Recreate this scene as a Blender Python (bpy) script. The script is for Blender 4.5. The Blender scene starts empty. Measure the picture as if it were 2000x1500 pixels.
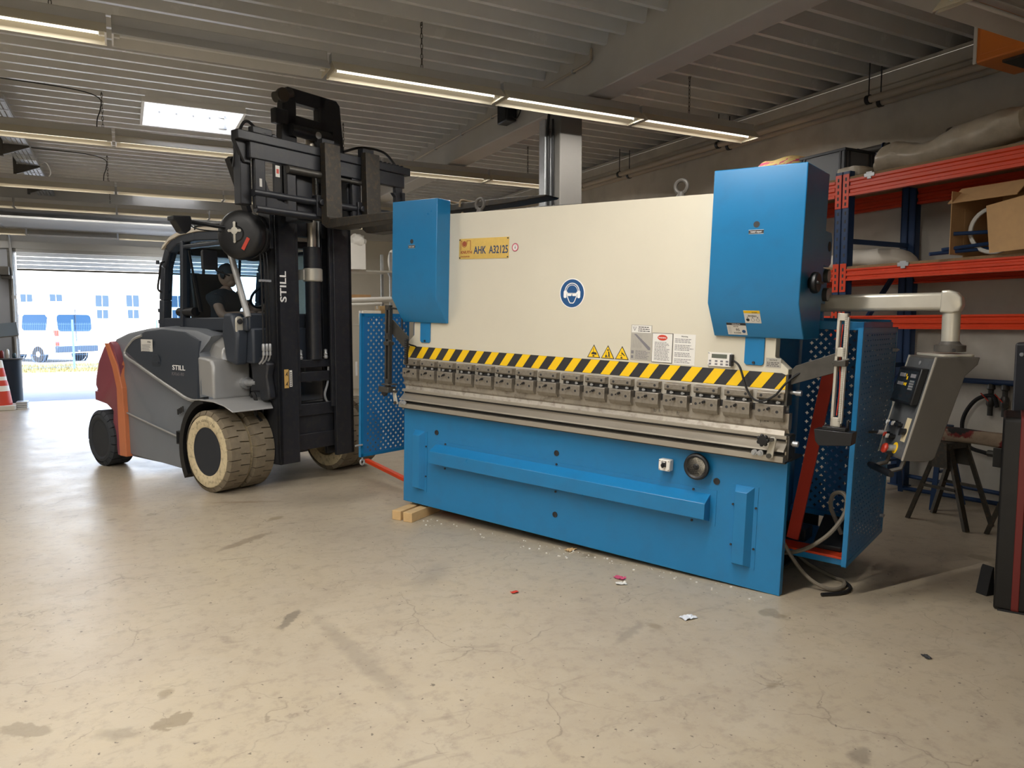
# Workshop with a press brake and a forklift: everything is modelled in mesh code below.
SKY_STRENGTH = 1.2; SUN = 16.; TUBE = 14.; TUBE_BACK = 1.0; TUBE_FRONT = 3.5; EXPOSURE = .06
WINS = [(-6.19, -5.49, 2.82, 3.65), (-4.45, -3.69, 2.83, 3.68), (-1.62, -.77, 2.83, 3.66), (.37, 1.21, 2.85, 3.70), (-1.56, -.84, 1.97, 2.61), (.44, 1.17, 1.98, 2.63), (3.41, 4.33, 2.85, 3.7), (5.39, 6.2, 2.85, 3.7), (3.45, 4.2, 1.98, 2.63), (-9.5, -8.7, 2.82, 3.65)]

import bpy, bmesh, math, random
from mathutils import Vector, Matrix, noise
random.seed(11)
S = bpy.context.scene
COL = S.collection
PI = math.pi
V = Vector
cos, sin, rad = math.cos, math.sin, math.radians

# ---------------------------------------------------------------- helpers
def lin(c):
    if isinstance(c, str):
        c = [int(c[i:i+2], 16) / 255 for i in (0, 2, 4)]
    return [((x / 12.92) if x <= .04045 else ((x + .055) / 1.055) ** 2.4) for x in c]

def nt(m):
    m.use_nodes = True
    return m.node_tree.nodes, m.node_tree.links, m.node_tree.nodes['Principled BSDF']

def pm(name, col, rough=.5, metal=0., var=.0, scale=6., bump=0., bscale=60., dirt=None, dirt_amt=.0, spec=None, coat=0.):
    """painted / plain material: base colour, a soft procedural variation and an optional bump"""
    m = bpy.data.materials.new(name); N, L, b = nt(m)
    c = lin(col); b.inputs['Roughness'].default_value = rough; b.inputs['Metallic'].default_value = metal
    b.inputs['Base Color'].default_value = (*c, 1)
    if spec is not None: b.inputs['Specular IOR Level'].default_value = spec
    if coat: b.inputs['Coat Weight'].default_value = coat
    tc = N.new('ShaderNodeTexCoord')
    if var or dirt:
        n = N.new('ShaderNodeTexNoise'); n.inputs['Scale'].default_value = scale; n.inputs['Detail'].default_value = 6
        n.inputs['Roughness'].default_value = .62
        L.new(tc.outputs['Object'], n.inputs['Vector'])
        r = N.new('ShaderNodeValToRGB'); e = r.color_ramp.elements
        e[0].position = .3; e[1].position = .72
        e[0].color = (*[x * (1 - var) for x in c], 1); e[1].color = (*[min(1, x * (1 + var)) for x in c], 1)
        L.new(n.outputs['Fac'], r.inputs['Fac']); out = r.outputs['Color']
        if dirt:
            n2 = N.new('ShaderNodeTexNoise'); n2.inputs['Scale'].default_value = scale * 2.7; n2.inputs['Detail'].default_value = 8
            L.new(tc.outputs['Object'], n2.inputs['Vector'])
            r2 = N.new('ShaderNodeValToRGB'); r2.color_ramp.elements[0].position = .5; r2.color_ramp.elements[1].position = .68
            r2.color_ramp.elements[1].color = (dirt_amt, dirt_amt, dirt_amt, 1)
            L.new(n2.outputs['Fac'], r2.inputs['Fac'])
            mx = N.new('ShaderNodeMix'); mx.data_type = 'RGBA'
            L.new(r2.outputs['Color'], mx.inputs['Factor']); L.new(out, mx.inputs[6]); mx.inputs[7].default_value = (*lin(dirt), 1)
            out = mx.outputs[2]
        L.new(out, b.inputs['Base Color'])
        rr = N.new('ShaderNodeMapRange'); rr.inputs[3].default_value = max(0.03, rough - .08); rr.inputs[4].default_value = min(1, rough + .1)
        L.new(n.outputs['Fac'], rr.inputs[0]); L.new(rr.outputs[0], b.inputs['Roughness'])
    if bump:
        n3 = N.new('ShaderNodeTexNoise'); n3.inputs['Scale'].default_value = bscale; n3.inputs['Detail'].default_value = 4
        L.new(tc.outputs['Object'], n3.inputs['Vector'])
        bp = N.new('ShaderNodeBump'); bp.inputs['Strength'].default_value = bump; bp.inputs['Distance'].default_value = .01
        L.new(n3.outputs['Fac'], bp.inputs['Height']); L.new(bp.outputs[0], b.inputs['Normal'])
    return m

def emis(name, col, strength):
    m = bpy.data.materials.new(name); N, L, b = nt(m)
    b.inputs['Base Color'].default_value = (*lin(col), 1)
    b.inputs['Emission Color'].default_value = (*lin(col), 1); b.inputs['Emission Strength'].default_value = strength
    return m

def glassy(name, tint, amt=.12, rough=.02):
    """window pane: mostly see-through with a mirror sheen"""
    m = bpy.data.materials.new(name); N, L, b = nt(m)
    N.remove(b); o = N['Material Output']
    t = N.new('ShaderNodeBsdfTransparent'); t.inputs[0].default_value = (*lin(tint), 1)
    g = N.new('ShaderNodeBsdfGlossy'); g.inputs['Roughness'].default_value = rough
    f = N.new('ShaderNodeLayerWeight'); p = N.new('ShaderNodeMath'); p.operation = 'POWER'; p.inputs[1].default_value = 4; L.new(f.outputs['Facing'], p.inputs[0])
    a = N.new('ShaderNodeMath'); a.operation = 'MULTIPLY_ADD'; a.inputs[1].default_value = .6; a.inputs[2].default_value = amt; L.new(p.outputs[0], a.inputs[0])
    x = N.new('ShaderNodeMixShader'); L.new(a.outputs[0], x.inputs[0]); L.new(t.outputs[0], x.inputs[1]); L.new(g.outputs[0], x.inputs[2])
    L.new(x.outputs[0], o.inputs[0])
    return m

class MB:
    """collects primitives into one mesh"""
    def __init__(s): s.v = []; s.f = []; s.k = []; s.cur = 0
    def add(s, vs, fs):
        o = len(s.v); s.v += [tuple(p) for p in vs]; s.f += [tuple(i + o for i in f) for f in fs]; s.k += [s.cur] * len(fs); return s
    def box(s, x0, x1, y0, y1, z0, z1, M=None):
        if x0 > x1: x0, x1 = x1, x0
        if y0 > y1: y0, y1 = y1, y0
        if z0 > z1: z0, z1 = z1, z0
        p = [V((x, y, z)) for z in (z0, z1) for y in (y0, y1) for x in (x0, x1)]
        if M: p = [M @ q for q in p]
        return s.add(p, [(0, 2, 3, 1), (4, 5, 7, 6), (0, 1, 5, 4), (2, 6, 7, 3), (0, 4, 6, 2), (1, 3, 7, 5)])
    def cbox(s, c, d, M=None):
        return s.box(c[0]-d[0]/2, c[0]+d[0]/2, c[1]-d[1]/2, c[1]+d[1]/2, c[2]-d[2]/2, c[2]+d[2]/2, M)
    def prism(s, poly, ax, a, b):
        """poly of 2-D points extruded along axis ax (0 x, 1 y, 2 z) from a to b"""
        def P(u, v, t):
            return {0: (t, u, v), 1: (u, t, v), 2: (u, v, t)}[ax]
        n = len(poly)
        ar = sum(poly[i][0]*poly[(i+1) % n][1] - poly[(i+1) % n][0]*poly[i][1] for i in range(n))
        pl = list(poly) if (ar > 0) == (ax != 1) else list(poly)[::-1]
        if a > b: a, b = b, a
        vs = [P(u, v, a) for u, v in pl] + [P(u, v, b) for u, v in pl]
        fs = [tuple(range(n))[::-1], tuple(range(n, 2*n))] + [(i, (i+1) % n, (i+1) % n + n, i + n) for i in range(n)]
        return s.add(vs, fs)
    def beam(s, p, q, w, h, up=(0, 0, 1)):
        """rectangular bar between two points"""
        p, q = V(p), V(q); d = (q - p).normalized(); u = V(up)
        if abs(d.dot(u)) > .98: u = V((1, 0, 0))
        r = d.cross(u).normalized(); u = r.cross(d).normalized()
        o = [r*(-w/2)+u*(-h/2), r*(w/2)+u*(-h/2), r*(w/2)+u*(h/2), r*(-w/2)+u*(h/2)]
        return s.add([p+x for x in o] + [q+x for x in o], [(3, 2, 1, 0), (4, 5, 6, 7), (0, 1, 5, 4), (1, 2, 6, 5), (2, 3, 7, 6), (3, 0, 4, 7)])
    def cyl(s, p, q, r, n=16, r2=None, cap=True):
        p, q = V(p), V(q); r2 = r if r2 is None else r2
        d = (q - p).normalized(); u = V((0, 0, 1)) if abs(d.z) < .9 else V((1, 0, 0))
        a = d.cross(u).normalized(); b = d.cross(a)
        vs = [p + (a*cos(2*PI*i/n) + b*sin(2*PI*i/n))*r for i in range(n)] + [q + (a*cos(2*PI*i/n) + b*sin(2*PI*i/n))*r2 for i in range(n)]
        fs = [(i, (i+1) % n, (i+1) % n + n, i+n) for i in range(n)]
        if cap: fs += [tuple(range(n))[::-1], tuple(range(n, 2*n))]
        return s.add(vs, fs)
    def lathe(s, prof, o=(0, 0, 0), d=(0, 0, 1), n=32, closed=False):
        """profile [(radius, height)] turned about axis d through o"""
        o = V(o); d = V(d).normalized(); u = V((0, 0, 1)) if abs(d.z) < .9 else V((1, 0, 0))
        a = d.cross(u).normalized(); b = d.cross(a); m = len(prof)
        vs = [o + d*h + (a*cos(2*PI*i/n) + b*sin(2*PI*i/n))*r for r, h in prof for i in range(n)]
        fs = []
        for j in range(m if closed else m-1):
            k = (j+1) % m
            fs += [(j*n+i, j*n+(i+1) % n, k*n+(i+1) % n, k*n+i) for i in range(n)]
        if not closed:
            if prof[0][0] > 1e-5: fs.append(tuple(range(n))[::-1])
            if prof[-1][0] > 1e-5: fs.append(tuple(range((m-1)*n, m*n)))
        return s.add(vs, fs)
    def tube(s, pts, r, n=8, closed=False):
        pts = [V(p) for p in pts]; m = len(pts); rr = r if isinstance(r, (list, tuple)) else [r]*m
        T = []
        for i in range(m):
            a = pts[(i-1) % m] if (i or closed) else pts[0]; b = pts[(i+1) % m] if (i < m-1 or closed) else pts[-1]
            T.append((b - a).normalized())
        u = V((0, 0, 1)) if abs(T[0].z) < .9 else V((1, 0, 0)); u = (u - T[0]*u.dot(T[0])).normalized(); vs = []
        for i in range(m):
            u = (u - T[i]*u.dot(T[i])).normalized(); w = T[i].cross(u)
            vs += [pts[i] + (u*cos(2*PI*j/n) + w*sin(2*PI*j/n))*rr[i] for j in range(n)]
        fs = []
        for i in range(m if closed else m-1):
            k = (i+1) % m
            fs += [(i*n+j, i*n+(j+1) % n, k*n+(j+1) % n, k*n+j) for j in range(n)]
        if not closed: fs += [tuple(range(n))[::-1], tuple(range((m-1)*n, m*n))]
        return s.add(vs, fs)
    def torus(s, c, ax, R, r, n=24, k=8, a0=0, a1=2*PI):
        d = V(ax).normalized(); u = V((0, 0, 1)) if abs(d.z) < .9 else V((1, 0, 0)); a = d.cross(u).normalized(); b = d.cross(a)
        full = abs(a1-a0-2*PI) < 1e-6
        pts = [V(c) + (a*cos(a0+(a1-a0)*i/(n if full else n-1)) + b*sin(a0+(a1-a0)*i/(n if full else n-1)))*R for i in range(n)]
        return s.tube(pts, r, k, full)
    def loft(s, rings, cap=True, closed=True):
        n = len(rings[0]); vs = [p for r in rings for p in r]; fs = []
        for j in range(len(rings)-1):
            for i in range(n if closed else n-1):
                fs.append((j*n+i, j*n+(i+1) % n, (j+1)*n+(i+1) % n, (j+1)*n+i))
        if cap: fs += [tuple(range(n))[::-1], tuple(range((len(rings)-1)*n, len(rings)*n))]
        return s.add(vs, fs)
    def ball(s, c, r, n=16, m=10):
        r = (r, r, r) if not isinstance(r, (list, tuple)) else r; c = V(c); vs = [c + V((0, 0, -r[2]))]; fs = []
        for j in range(1, m):
            t = -PI/2 + PI*j/m
            vs += [c + V((r[0]*cos(t)*cos(2*PI*i/n), r[1]*cos(t)*sin(2*PI*i/n), r[2]*sin(t))) for i in range(n)]
        vs.append(c + V((0, 0, r[2])))
        for i in range(n): fs.append((0, 1+(i+1) % n, 1+i))
        for j in range(m-2):
            for i in range(n): fs.append((1+j*n+i, 1+j*n+(i+1) % n, 1+(j+1)*n+(i+1) % n, 1+(j+1)*n+i))
        t = len(vs)-1
        for i in range(n): fs.append((t, 1+(m-2)*n+i, 1+(m-2)*n+(i+1) % n))
        return s.add(vs, fs)
    def sheet(s, fn, nu, nv):
        vs = [fn(i/nu, j/nv) for j in range(nv+1) for i in range(nu+1)]
        return s.add(vs, [(j*(nu+1)+i, j*(nu+1)+i+1, (j+1)*(nu+1)+i+1, (j+1)*(nu+1)+i) for j in range(nv) for i in range(nu)])
    def xf(s, M): s.v = [tuple(M @ V(p)) for p in s.v]; return s
    def each(s, name, mat, parent=None, **kw):
        """build every connected piece as an object of its own"""
        n = len(s.v); up = list(range(n))
        def root(i):
            while up[i] != i: up[i] = up[up[i]]; i = up[i]
            return i
        for f in s.f:
            for j in f[1:]: up[root(j)] = root(f[0])
        gs = {}
        for f in s.f: gs.setdefault(root(f[0]), []).append(f)
        out = []
        for fs in gs.values():
            ids = sorted({i for f in fs for i in f}); mp = {q: k for k, q in enumerate(ids)}
            out.append(MB().add([s.v[i] for i in ids], [tuple(mp[i] for i in f) for f in fs]).build(name, mat, parent, **kw))
        return out
    def build(s, name, mat, parent=None, bevel=0., seg=2, smooth=35, loc=None, M=None, weld=False):
        me = bpy.data.meshes.new(name); me.from_pydata(s.v, [], s.f)
        mats = mat if isinstance(mat, (list, tuple)) else [mat]
        for x in mats: me.materials.append(x)
        if len(mats) > 1: me.polygons.foreach_set('material_index', s.k)
        bm = bmesh.new(); bm.from_mesh(me)
        if weld: bmesh.ops.remove_doubles(bm, verts=bm.verts, dist=1e-5)
        bmesh.ops.recalc_face_normals(bm, faces=bm.faces)
        bm.to_mesh(me); bm.free()
        if smooth:
            me.polygons.foreach_set('use_smooth', [True]*len(me.polygons)); me.set_sharp_from_angle(angle=rad(smooth))
        me.update()
        o = bpy.data.objects.new(name, me); COL.objects.link(o)
        if parent: o.parent = parent
        if M is not None: o.matrix_local = M
        if loc is not None: o.location = loc
        if bevel:
            b = o.modifiers.new('bevel', 'BEVEL'); b.width = bevel; b.segments = seg; b.limit_method = 'ANGLE'; b.angle_limit = rad(40)
            b.harden_normals = False
        return o

def tag(o, label, cat, group=None, kind=None):
    o['label'] = label; o['category'] = cat
    if group: o['group'] = group
    if kind: o['kind'] = kind
    return o

def empty(name, M):
    o = bpy.data.objects.new(name, None); COL.objects.link(o); o.matrix_world = M; o.empty_display_size = .2
    return o

def thing(name, label, cat, M, group=None):
    return tag(empty(name, M), label, cat, group)

def struct(o):
    o['kind'] = 'structure'; return o

def copy_tree(o, parent=None):
    c = o.copy(); COL.objects.link(c)
    if parent: c.parent = parent
    for ch in list(o.children): copy_tree(ch, c)
    return c

def text(name, body, size, mat, parent, M, depth=.0008, align='LEFT', squash=1., bold=0.):
    cu = bpy.data.curves.new(name, 'FONT'); cu.body = body; cu.size = size; cu.extrude = depth; cu.align_x = align
    cu.resolution_u = 3; cu.offset = bold
    o = bpy.data.objects.new(name, cu); me = bpy.data.meshes.new_from_object(o); bpy.data.objects.remove(o)
    me.materials.clear(); me.materials.append(mat)
    for p in me.polygons: p.material_index = 0
    n = bpy.data.objects.new(name, me); COL.objects.link(n); n.parent = parent
    n.matrix_local = M @ Matrix.Diagonal((squash, 1, 1, 1))
    return n

def T(x, y, z): return Matrix.Translation((x, y, z))
def RX(a): return Matrix.Rotation(a, 4, 'X')
def RY(a): return Matrix.Rotation(a, 4, 'Y')
def RZ(a): return Matrix.Rotation(a, 4, 'Z')
FRONT = RX(PI/2)                     # lettering that faces local -y

def curve(pts, n=6):
    """smooth points through a list (Catmull-Rom)"""
    P = [V(p) for p in pts]; P = [P[0]*2-P[1]] + P + [P[-1]*2-P[-2]]; out = []
    for i in range(1, len(P)-2):
        for k in range(n):
            t = k/n; a, b, c, d = P[i-1:i+3]
            out.append(((b*2) + (c-a)*t + (a*2-b*5+c*4-d)*t*t + (b*3-a-c*3+d)*t**3)*.5)
    out.append(P[-2]); return out

def rect_round(x0, x1, y0, y1, r, n=4):
    out = []
    for cx, cy, a in ((x1-r, y0+r, -PI/2), (x1-r, y1-r, 0), (x0+r, y1-r, PI/2), (x0+r, y0+r, PI)):
        out += [(cx + r*cos(a + PI/2*i/n), cy + r*sin(a + PI/2*i/n)) for i in range(n+1)]
    return out

# ---------------------------------------------------------------- frames of reference
def frame(x, y, z, o):
    return Matrix(((x[0], y[0], z[0], o[0]), (x[1], y[1], z[1], o[1]), (x[2], y[2], z[2], o[2]), (0, 0, 0, 1)))
HA = math.atan2(760, 1440)
HALL = RZ(HA)                        # hall axes: x across (towards the shelf wall), y along the hall, z up
def H(x, y, z=0, rz=0): return HALL @ T(x, y, z) @ RZ(rz)
END = 17.8                           # the end wall with the big gate
WALL = 6.9                           # the wall behind the racking
DECK = 4.15                          # underside of the roof deck

# ---------------------------------------------------------------- camera
cam = bpy.data.cameras.new('camera'); co = bpy.data.objects.new('camera', cam); COL.objects.link(co)
cam.sensor_width = 36; cam.lens = 36*1440/2000; cam.clip_start = .05; cam.clip_end = 300
co.location = (0, 0, 1.6); co.rotation_euler = (PI/2 - math.atan(118/1440), 0, 0)
S.camera = co
S.view_settings.view_transform = 'Standard'; S.view_settings.look = 'None'; S.view_settings.gamma = 1
S.view_settings.use_curve_mapping = False

# ---------------------------------------------------------------- materials
m_steel = pm('machined_steel', 'a8a196', .36, .6, .14, 9, .02, 90, '5f5648', .5)
m_steel_b = pm('bright_steel', 'bdb6a9', .3, .7, .03, 2.5)
m_steel_c = pm('clamp_steel', '8f887d', .4, .5, .12, 12, .02, 90, '5f5648', .4)
m_steel_l = pm('beam_steel', 'c4bfb4', .4, .4, .06, 10)
m_dsteel = pm('dark_steel', '55534f', .45, .7, .15, 10)
m_black = pm('black_paint', '17181b', .42, 0, .12, 8)
m_mast = pm('mast_black', '23252b', .42, .1, .16, 7, .03, 70, '3a3832', .35)
m_rubber = pm('black_rubber', '1c1c1d', .75, 0, .15, 20, .1, 120)
m_hose = pm('hose_black', '121214', .5, 0)
m_blue = pm('press_blue', '1d76ac', .30, 0, .035, 3, .012, 160, '2a6a98', .25)
m_cream = pm('press_cream', 'cec8b6', .45, 0, .02, 3, .012, 160)
m_white = pm('white_paint', 'e2dfd8', .5, 0, .02, 5)
m_paper = pm('paper', 'dcdad4', .7, 0, .02, 20)
m_greypaper = pm('alu_plate', 'b0aca3', .45, .2, .05, 20)
m_ink = pm('ink_black', '2b2b2d', .6)
m_inkgrey = pm('ink_grey', '77757a', .7)
m_inkblue = pm('ink_blue', '1f3b63', .5)
m_signblue = pm('sign_blue', '1d4f83', .4)
m_signwhite = pm('sign_white', 'efeeec', .45)
m_yellow = pm('sign_yellow', 'f3c614', .45)
m_red = pm('sign_red', 'c33a24', .45)
m_brass = pm('brass_plate', 'e0bd66', .35, .55, .06, 30)
m_brown = pm('print_brown', '9a4a2a', .55)
m_orange = pm('rack_orange', 'd8431c', .35, 0, .05, 6)
m_rblue = pm('rack_blue', '1c3a63', .4, 0, .08, 6)
m_board = pm('chipboard', '8d7250', .8, 0, .2, 60, .1, 200)
m_card = pm('cardboard', 'b08a5f', .8, 0, .07, 12)
m_card2 = pm('cardboard_inner', 'c09a6c', .8, 0, .07, 12)
m_wood = pm('pale_timber', 'c9a878', .7, 0, .1, 14, .05, 60)
m_tyre = pm('cream_tyre', 'cfbf9c', .8, 0, .12, 9, .06, 80, '7b6f5b', .6)
m_tread = pm('worn_tread', '776c5a', .85, 0, .18, 14, .1, 90)
m_rim = pm('rim_dark', '2b3038', .5, .2, .1, 10)
m_silver = pm('truck_silver', 'a7a7a6', .36, .35, .04, 4)
m_grey = pm('truck_grey', '80858c', .38, .25, .05, 4)
m_panel = pm('truck_dark_panel', '3c424b', .34, .1, .05, 4)
m_cw = pm('counterweight_red', '8d4853', .4, 0, .05, 5)
m_band = pm('counterweight_orange', 'c97850', .38, 0, .06, 5)
m_cab = pm('cab_frame', '363c46', .42, .1, .08, 6)
m_roofcream = pm('cab_roof', 'd2c7b4', .5, 0, .03, 6)
m_concrete = pm('wall_concrete', 'cec8bc', .85, 0, .09, 1.3, .1, 18, '7b7266', .18)
m_wallwhite = pm('wall_white', 'cfc8ba', .8, 0, .04, 2)
m_col = pm('column_concrete', '77746f', .7, 0, .06, 2.5, .1, 40)
m_beamc = pm('beam_concrete', 'bcb9b3', .75, 0, .07, 1.8, .06, 25)
m_deck = pm('roof_deck', 'd8d8d6', .24, .0, .05, 3)
m_lamp = pm('luminaire_white', 'bdbcb8', .45, .1, .04, 6)
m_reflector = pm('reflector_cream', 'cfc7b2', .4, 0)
m_tube = emis('lit_tube', 'fff6e4', 2.6)
m_deadtube = pm('dark_tube', 'd5d5d2', .3)
m_chain = pm('chain_steel', '4a4742', .5, .6)
m_pipe = pm('pipe_paint', 'b5aa99', .5, 0, .05, 5)
m_galv = pm('galvanised', 'b4b6b8', .42, .6, .1, 20)
m_glass = glassy('clear_glass', 'dfe9ee', .05)
m_darkglass = pm('screen_dark', '23272b', .15, 0)
m_pgrey = pm('pendant_grey', '54504b', .5, .1, .06, 8)
m_pface = pm('pendant_face', '56585a', .5, .1, .08, 12, 0, 60, '3b3b3c', .4)
m_alu = pm('aluminium', 'c4c0b4', .35, .35, .05, 10)
m_skin = pm('skin', 'c08f74', .55)
m_shirt = pm('black_shirt', '20242b', .85)
m_plastic_wrap = pm('cloudy_film', 'b3a793', .32, 0, .14, 9, .35, 22)
m_foam = pm('white_foam', 'e6e0d4', .7, 0, .03, 8)
m_case = pm('case_black', '0e0d0d', .5, 0, .1, 30, .08, 200)
m_casered = pm('case_red', '681f1c', .5)
m_crate = pm('crate_grey', '6f7175', .5)
m_cable = pm('cable_grey', '6f675a', .6)
m_orbox = pm('orange_enamel', 'f08a3c', .4, 0, .03, 5)

# ================================================================ THE HALL (structure)
def floor_material():
    m = bpy.data.materials.new('concrete_floor'); N, L, b = nt(m)
    tc = N.new('ShaderNodeTexCoord'); vec = tc.outputs['Object']
    def noi(sc, det=8, ro=.6, src=vec, dist=0):
        n = N.new('ShaderNodeTexNoise'); n.inputs['Scale'].default_value = sc; n.inputs['Detail'].default_value = det
        n.inputs['Roughness'].default_value = ro; n.inputs['Distortion'].default_value = dist; L.new(src, n.inputs['Vector']); return n.outputs['Fac']
    def ramp(src, a, b2, c0=(0, 0, 0), c1=(1, 1, 1)):
        r = N.new('ShaderNodeValToRGB'); r.color_ramp.elements[0].position = a; r.color_ramp.elements[1].position = b2
        r.color_ramp.elements[0].color = (*c0, 1); r.color_ramp.elements[1].color = (*c1, 1); L.new(src, r.inputs[0]); return r.outputs[0]
    def mix(f, a, c):
        x = N.new('ShaderNodeMix'); x.data_type = 'RGBA'
        L.new(f, x.inputs['Factor'])
        if hasattr(a, 'links'): L.new(a, x.inputs[6])
        else: x.inputs[6].default_value = (*a, 1)
        if hasattr(c, 'links'): L.new(c, x.inputs[7])
        else: x.inputs[7].default_value = (*c, 1)
        return x.outputs[2]
    base = ramp(noi(.55, 6, .6), .3, .7, lin('9d9180'), lin('b4a78e'))
    base = mix(ramp(noi(3.2, 9, .7, dist=.6), .42, .75), base, lin('aca18e'))
    base = mix(ramp(noi(11, 10, .72), .5, .82), base, lin('86796a'))
    # dark smears drawn out in one direction
    mp = N.new('ShaderNodeMapping'); mp.inputs['Scale'].default_value = (1.2, 4.5, 1); mp.inputs['Rotation'].default_value = (0, 0, .5); L.new(vec, mp.inputs[0])
    s = noi(1.3, 6, .65, mp.outputs[0], .8)
    base = mix(ramp(s, .62, .74, (0, 0, 0), (.6, .6, .6)), base, lin('6f6457'))
    # oily spots
    base = mix(ramp(noi(2.3, 3, .5, dist=.3), .685, .71, (0, 0, 0), (.5, .5, .5)), base, lin('74664c'))
    # speckles of swarf
    base = mix(ramp(noi(34, 2, .5), .70, .725, (0, 0, 0), (.8, .8, .8)), base, lin('4c443a'))
    # hair cracks
    wv = N.new('ShaderNodeTexNoise'); wv.inputs['Scale'].default_value = 2.2; wv.inputs['Detail'].default_value = 6; L.new(vec, wv.inputs['Vector'])
    ad = N.new('ShaderNodeVectorMath'); ad.operation = 'SCALE'; ad.inputs['Scale'].default_value = .55; L.new(wv.outputs['Color'], ad.inputs[0])
    sm = N.new('ShaderNodeVectorMath'); sm.operation = 'ADD'; L.new(vec, sm.inputs[0]); L.new(ad.outputs[0], sm.inputs[1])
    w2 = N.new('ShaderNodeTexNoise'); w2.inputs['Scale'].default_value = 18; w2.inputs['Detail'].default_value = 4; L.new(vec, w2.inputs['Vector'])
    sb2 = N.new('ShaderNodeVectorMath'); sb2.operation = 'MULTIPLY_ADD'; sb2.inputs[1].default_value = (.09, .09, 0); sb2.inputs[2].default_value = (-.045, -.045, 0); L.new(w2.outputs['Color'], sb2.inputs[0])
    ad2 = N.new('ShaderNodeVectorMath'); ad2.operation = 'ADD'; L.new(vec, ad2.inputs[0]); L.new(sb2.outputs[0], ad2.inputs[1]); sm2 = ad2.outputs[0]
    for sc, w, keep in ((1.15, .006, .5), (3.6, .012, .56)):
        vo = N.new('ShaderNodeTexVoronoi'); vo.feature = 'DISTANCE_TO_EDGE'; vo.inputs['Scale'].default_value = sc; L.new(sm.outputs[0], vo.inputs['Vector'])
        cr = ramp(vo.outputs['Distance'], 0, w, (1, 1, 1), (0, 0, 0))
        mk = ramp(noi(.8*sc, 3, .5), keep, keep+.08)
        mu = N.new('ShaderNodeMath'); mu.operation = 'MULTIPLY'; L.new(cr, mu.inputs[0]); L.new(mk, mu.inputs[1])
        m2 = N.new('ShaderNodeMath'); m2.operation = 'MULTIPLY'; m2.inputs[1].default_value = .5; L.new(mu.outputs[0], m2.inputs[0])
        base = mix(m2.outputs[0], base, lin('5b5145'))
    # single stains that can be told apart: oil patches, drips and tyre smears
    for (x, y, rx, ry, ro, col, amt, soft) in ((.123, 3.167, .085, .06, .3, '6d5f47', .75, .12), (.743, 3.997, .035, .16, -.5, '5d564d', .8, .3), (.75, 5.63, .05, .30, -.9, '6a5c4c', .7, .35),
            (.95, 3.4, .07, .75, .12, '6b6258', .42, .6), (-.40, 3.37, .05, .13, .9, '70644f', .7, .2), (-.07, 3.16, .05, .11, 1., '6f6553', .55, .5), (2.37, 1.71, .08, .05, .4, '57504a', .6, .5),
            (2.28, 3.0, .22, .04, .5, '6a6258', .5, .5), (1.7, 4.3, .35, .12, .9, '6f675c', .4, .7), (.9, 6.9, .4, .05, -.4, '6e4d2c', .5, .5), (3.6, 2.9, .5, .35, 0, '7d6f5f', .45, .8)):
        mp = N.new('ShaderNodeMapping'); mp.vector_type = 'TEXTURE'; mp.inputs['Location'].default_value = (x, y, 0); mp.inputs['Rotation'].default_value = (0, 0, ro); mp.inputs['Scale'].default_value = (rx, ry, 1)
        L.new(sm2, mp.inputs[0]); ln = N.new('ShaderNodeVectorMath'); ln.operation = 'LENGTH'; L.new(mp.outputs[0], ln.inputs[0])
        base = mix(ramp(ln.outputs['Value'], max(0, 1-soft), 1., (amt*.72,)*3, (0, 0, 0)), base, lin(col))
    L.new(base, b.inputs['Base Color'])
    rr = N.new('ShaderNodeMapRange'); rr.inputs[3].default_value = .2; rr.inputs[4].default_value = .5; L.new(noi(2.6, 9, .7), rr.inputs[0]); L.new(rr.outputs[0], b.inputs['Roughness'])
    bp = N.new('ShaderNodeBump'); bp.inputs['Strength'].default_value = .12; bp.inputs['Distance'].default_value = .02
    L.new(noi(16, 10, .75), bp.inputs['Height']); L.new(bp.outputs[0], b.inputs['Normal'])
    return m
m_floor = floor_material()
LEFT = -9.5; BACK = -8.
fl = MB().box(LEFT, WALL+.3, BACK, END+.15, -.3, 0).build('floor', m_floor, M=HALL, smooth=0); struct(fl)

# trapezoidal steel roof deck, ribs running across the hall; openings are left for the skylights
SKY = [(.33, 1.40, 9.60, 10.70), (.33, 1.40, 15.75, 16.85), (.33, 1.40, 3.40, 4.50), (.33, 1.40, -2.80, -1.70), (-5.5, -4.4, 3.4, 4.5), (-5.5, -4.4, 9.6, 10.7)]  # entries past the first pair are unseen, added for more daylight
deck = MB(); PITCH = .281; y = BACK
def rib_strip(r0, r1, y):
    prof = [(y, DECK), (y+.045, DECK), (y+.085, DECK+.15), (y+PITCH-.04, DECK+.15), (y+PITCH, DECK)]
    deck.add([(r, p, z) for r in (r0, r1) for p, z in prof], [(i, i+1, i+6, i+5) for i in range(4)])
while y < END:
    cuts = sorted((k[0], k[1]) for k in SKY if y+PITCH > k[2]+.02 and y < k[3]-.02)
    r = LEFT
    for a, b_ in cuts: rib_strip(r, a, y); r = b_
    rib_strip(r, WALL+.5, y); y += PITCH
deck.box(LEFT, WALL+.5, BACK, END+.3, DECK+.155, DECK+.157)
dv = len(deck.v)
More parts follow.
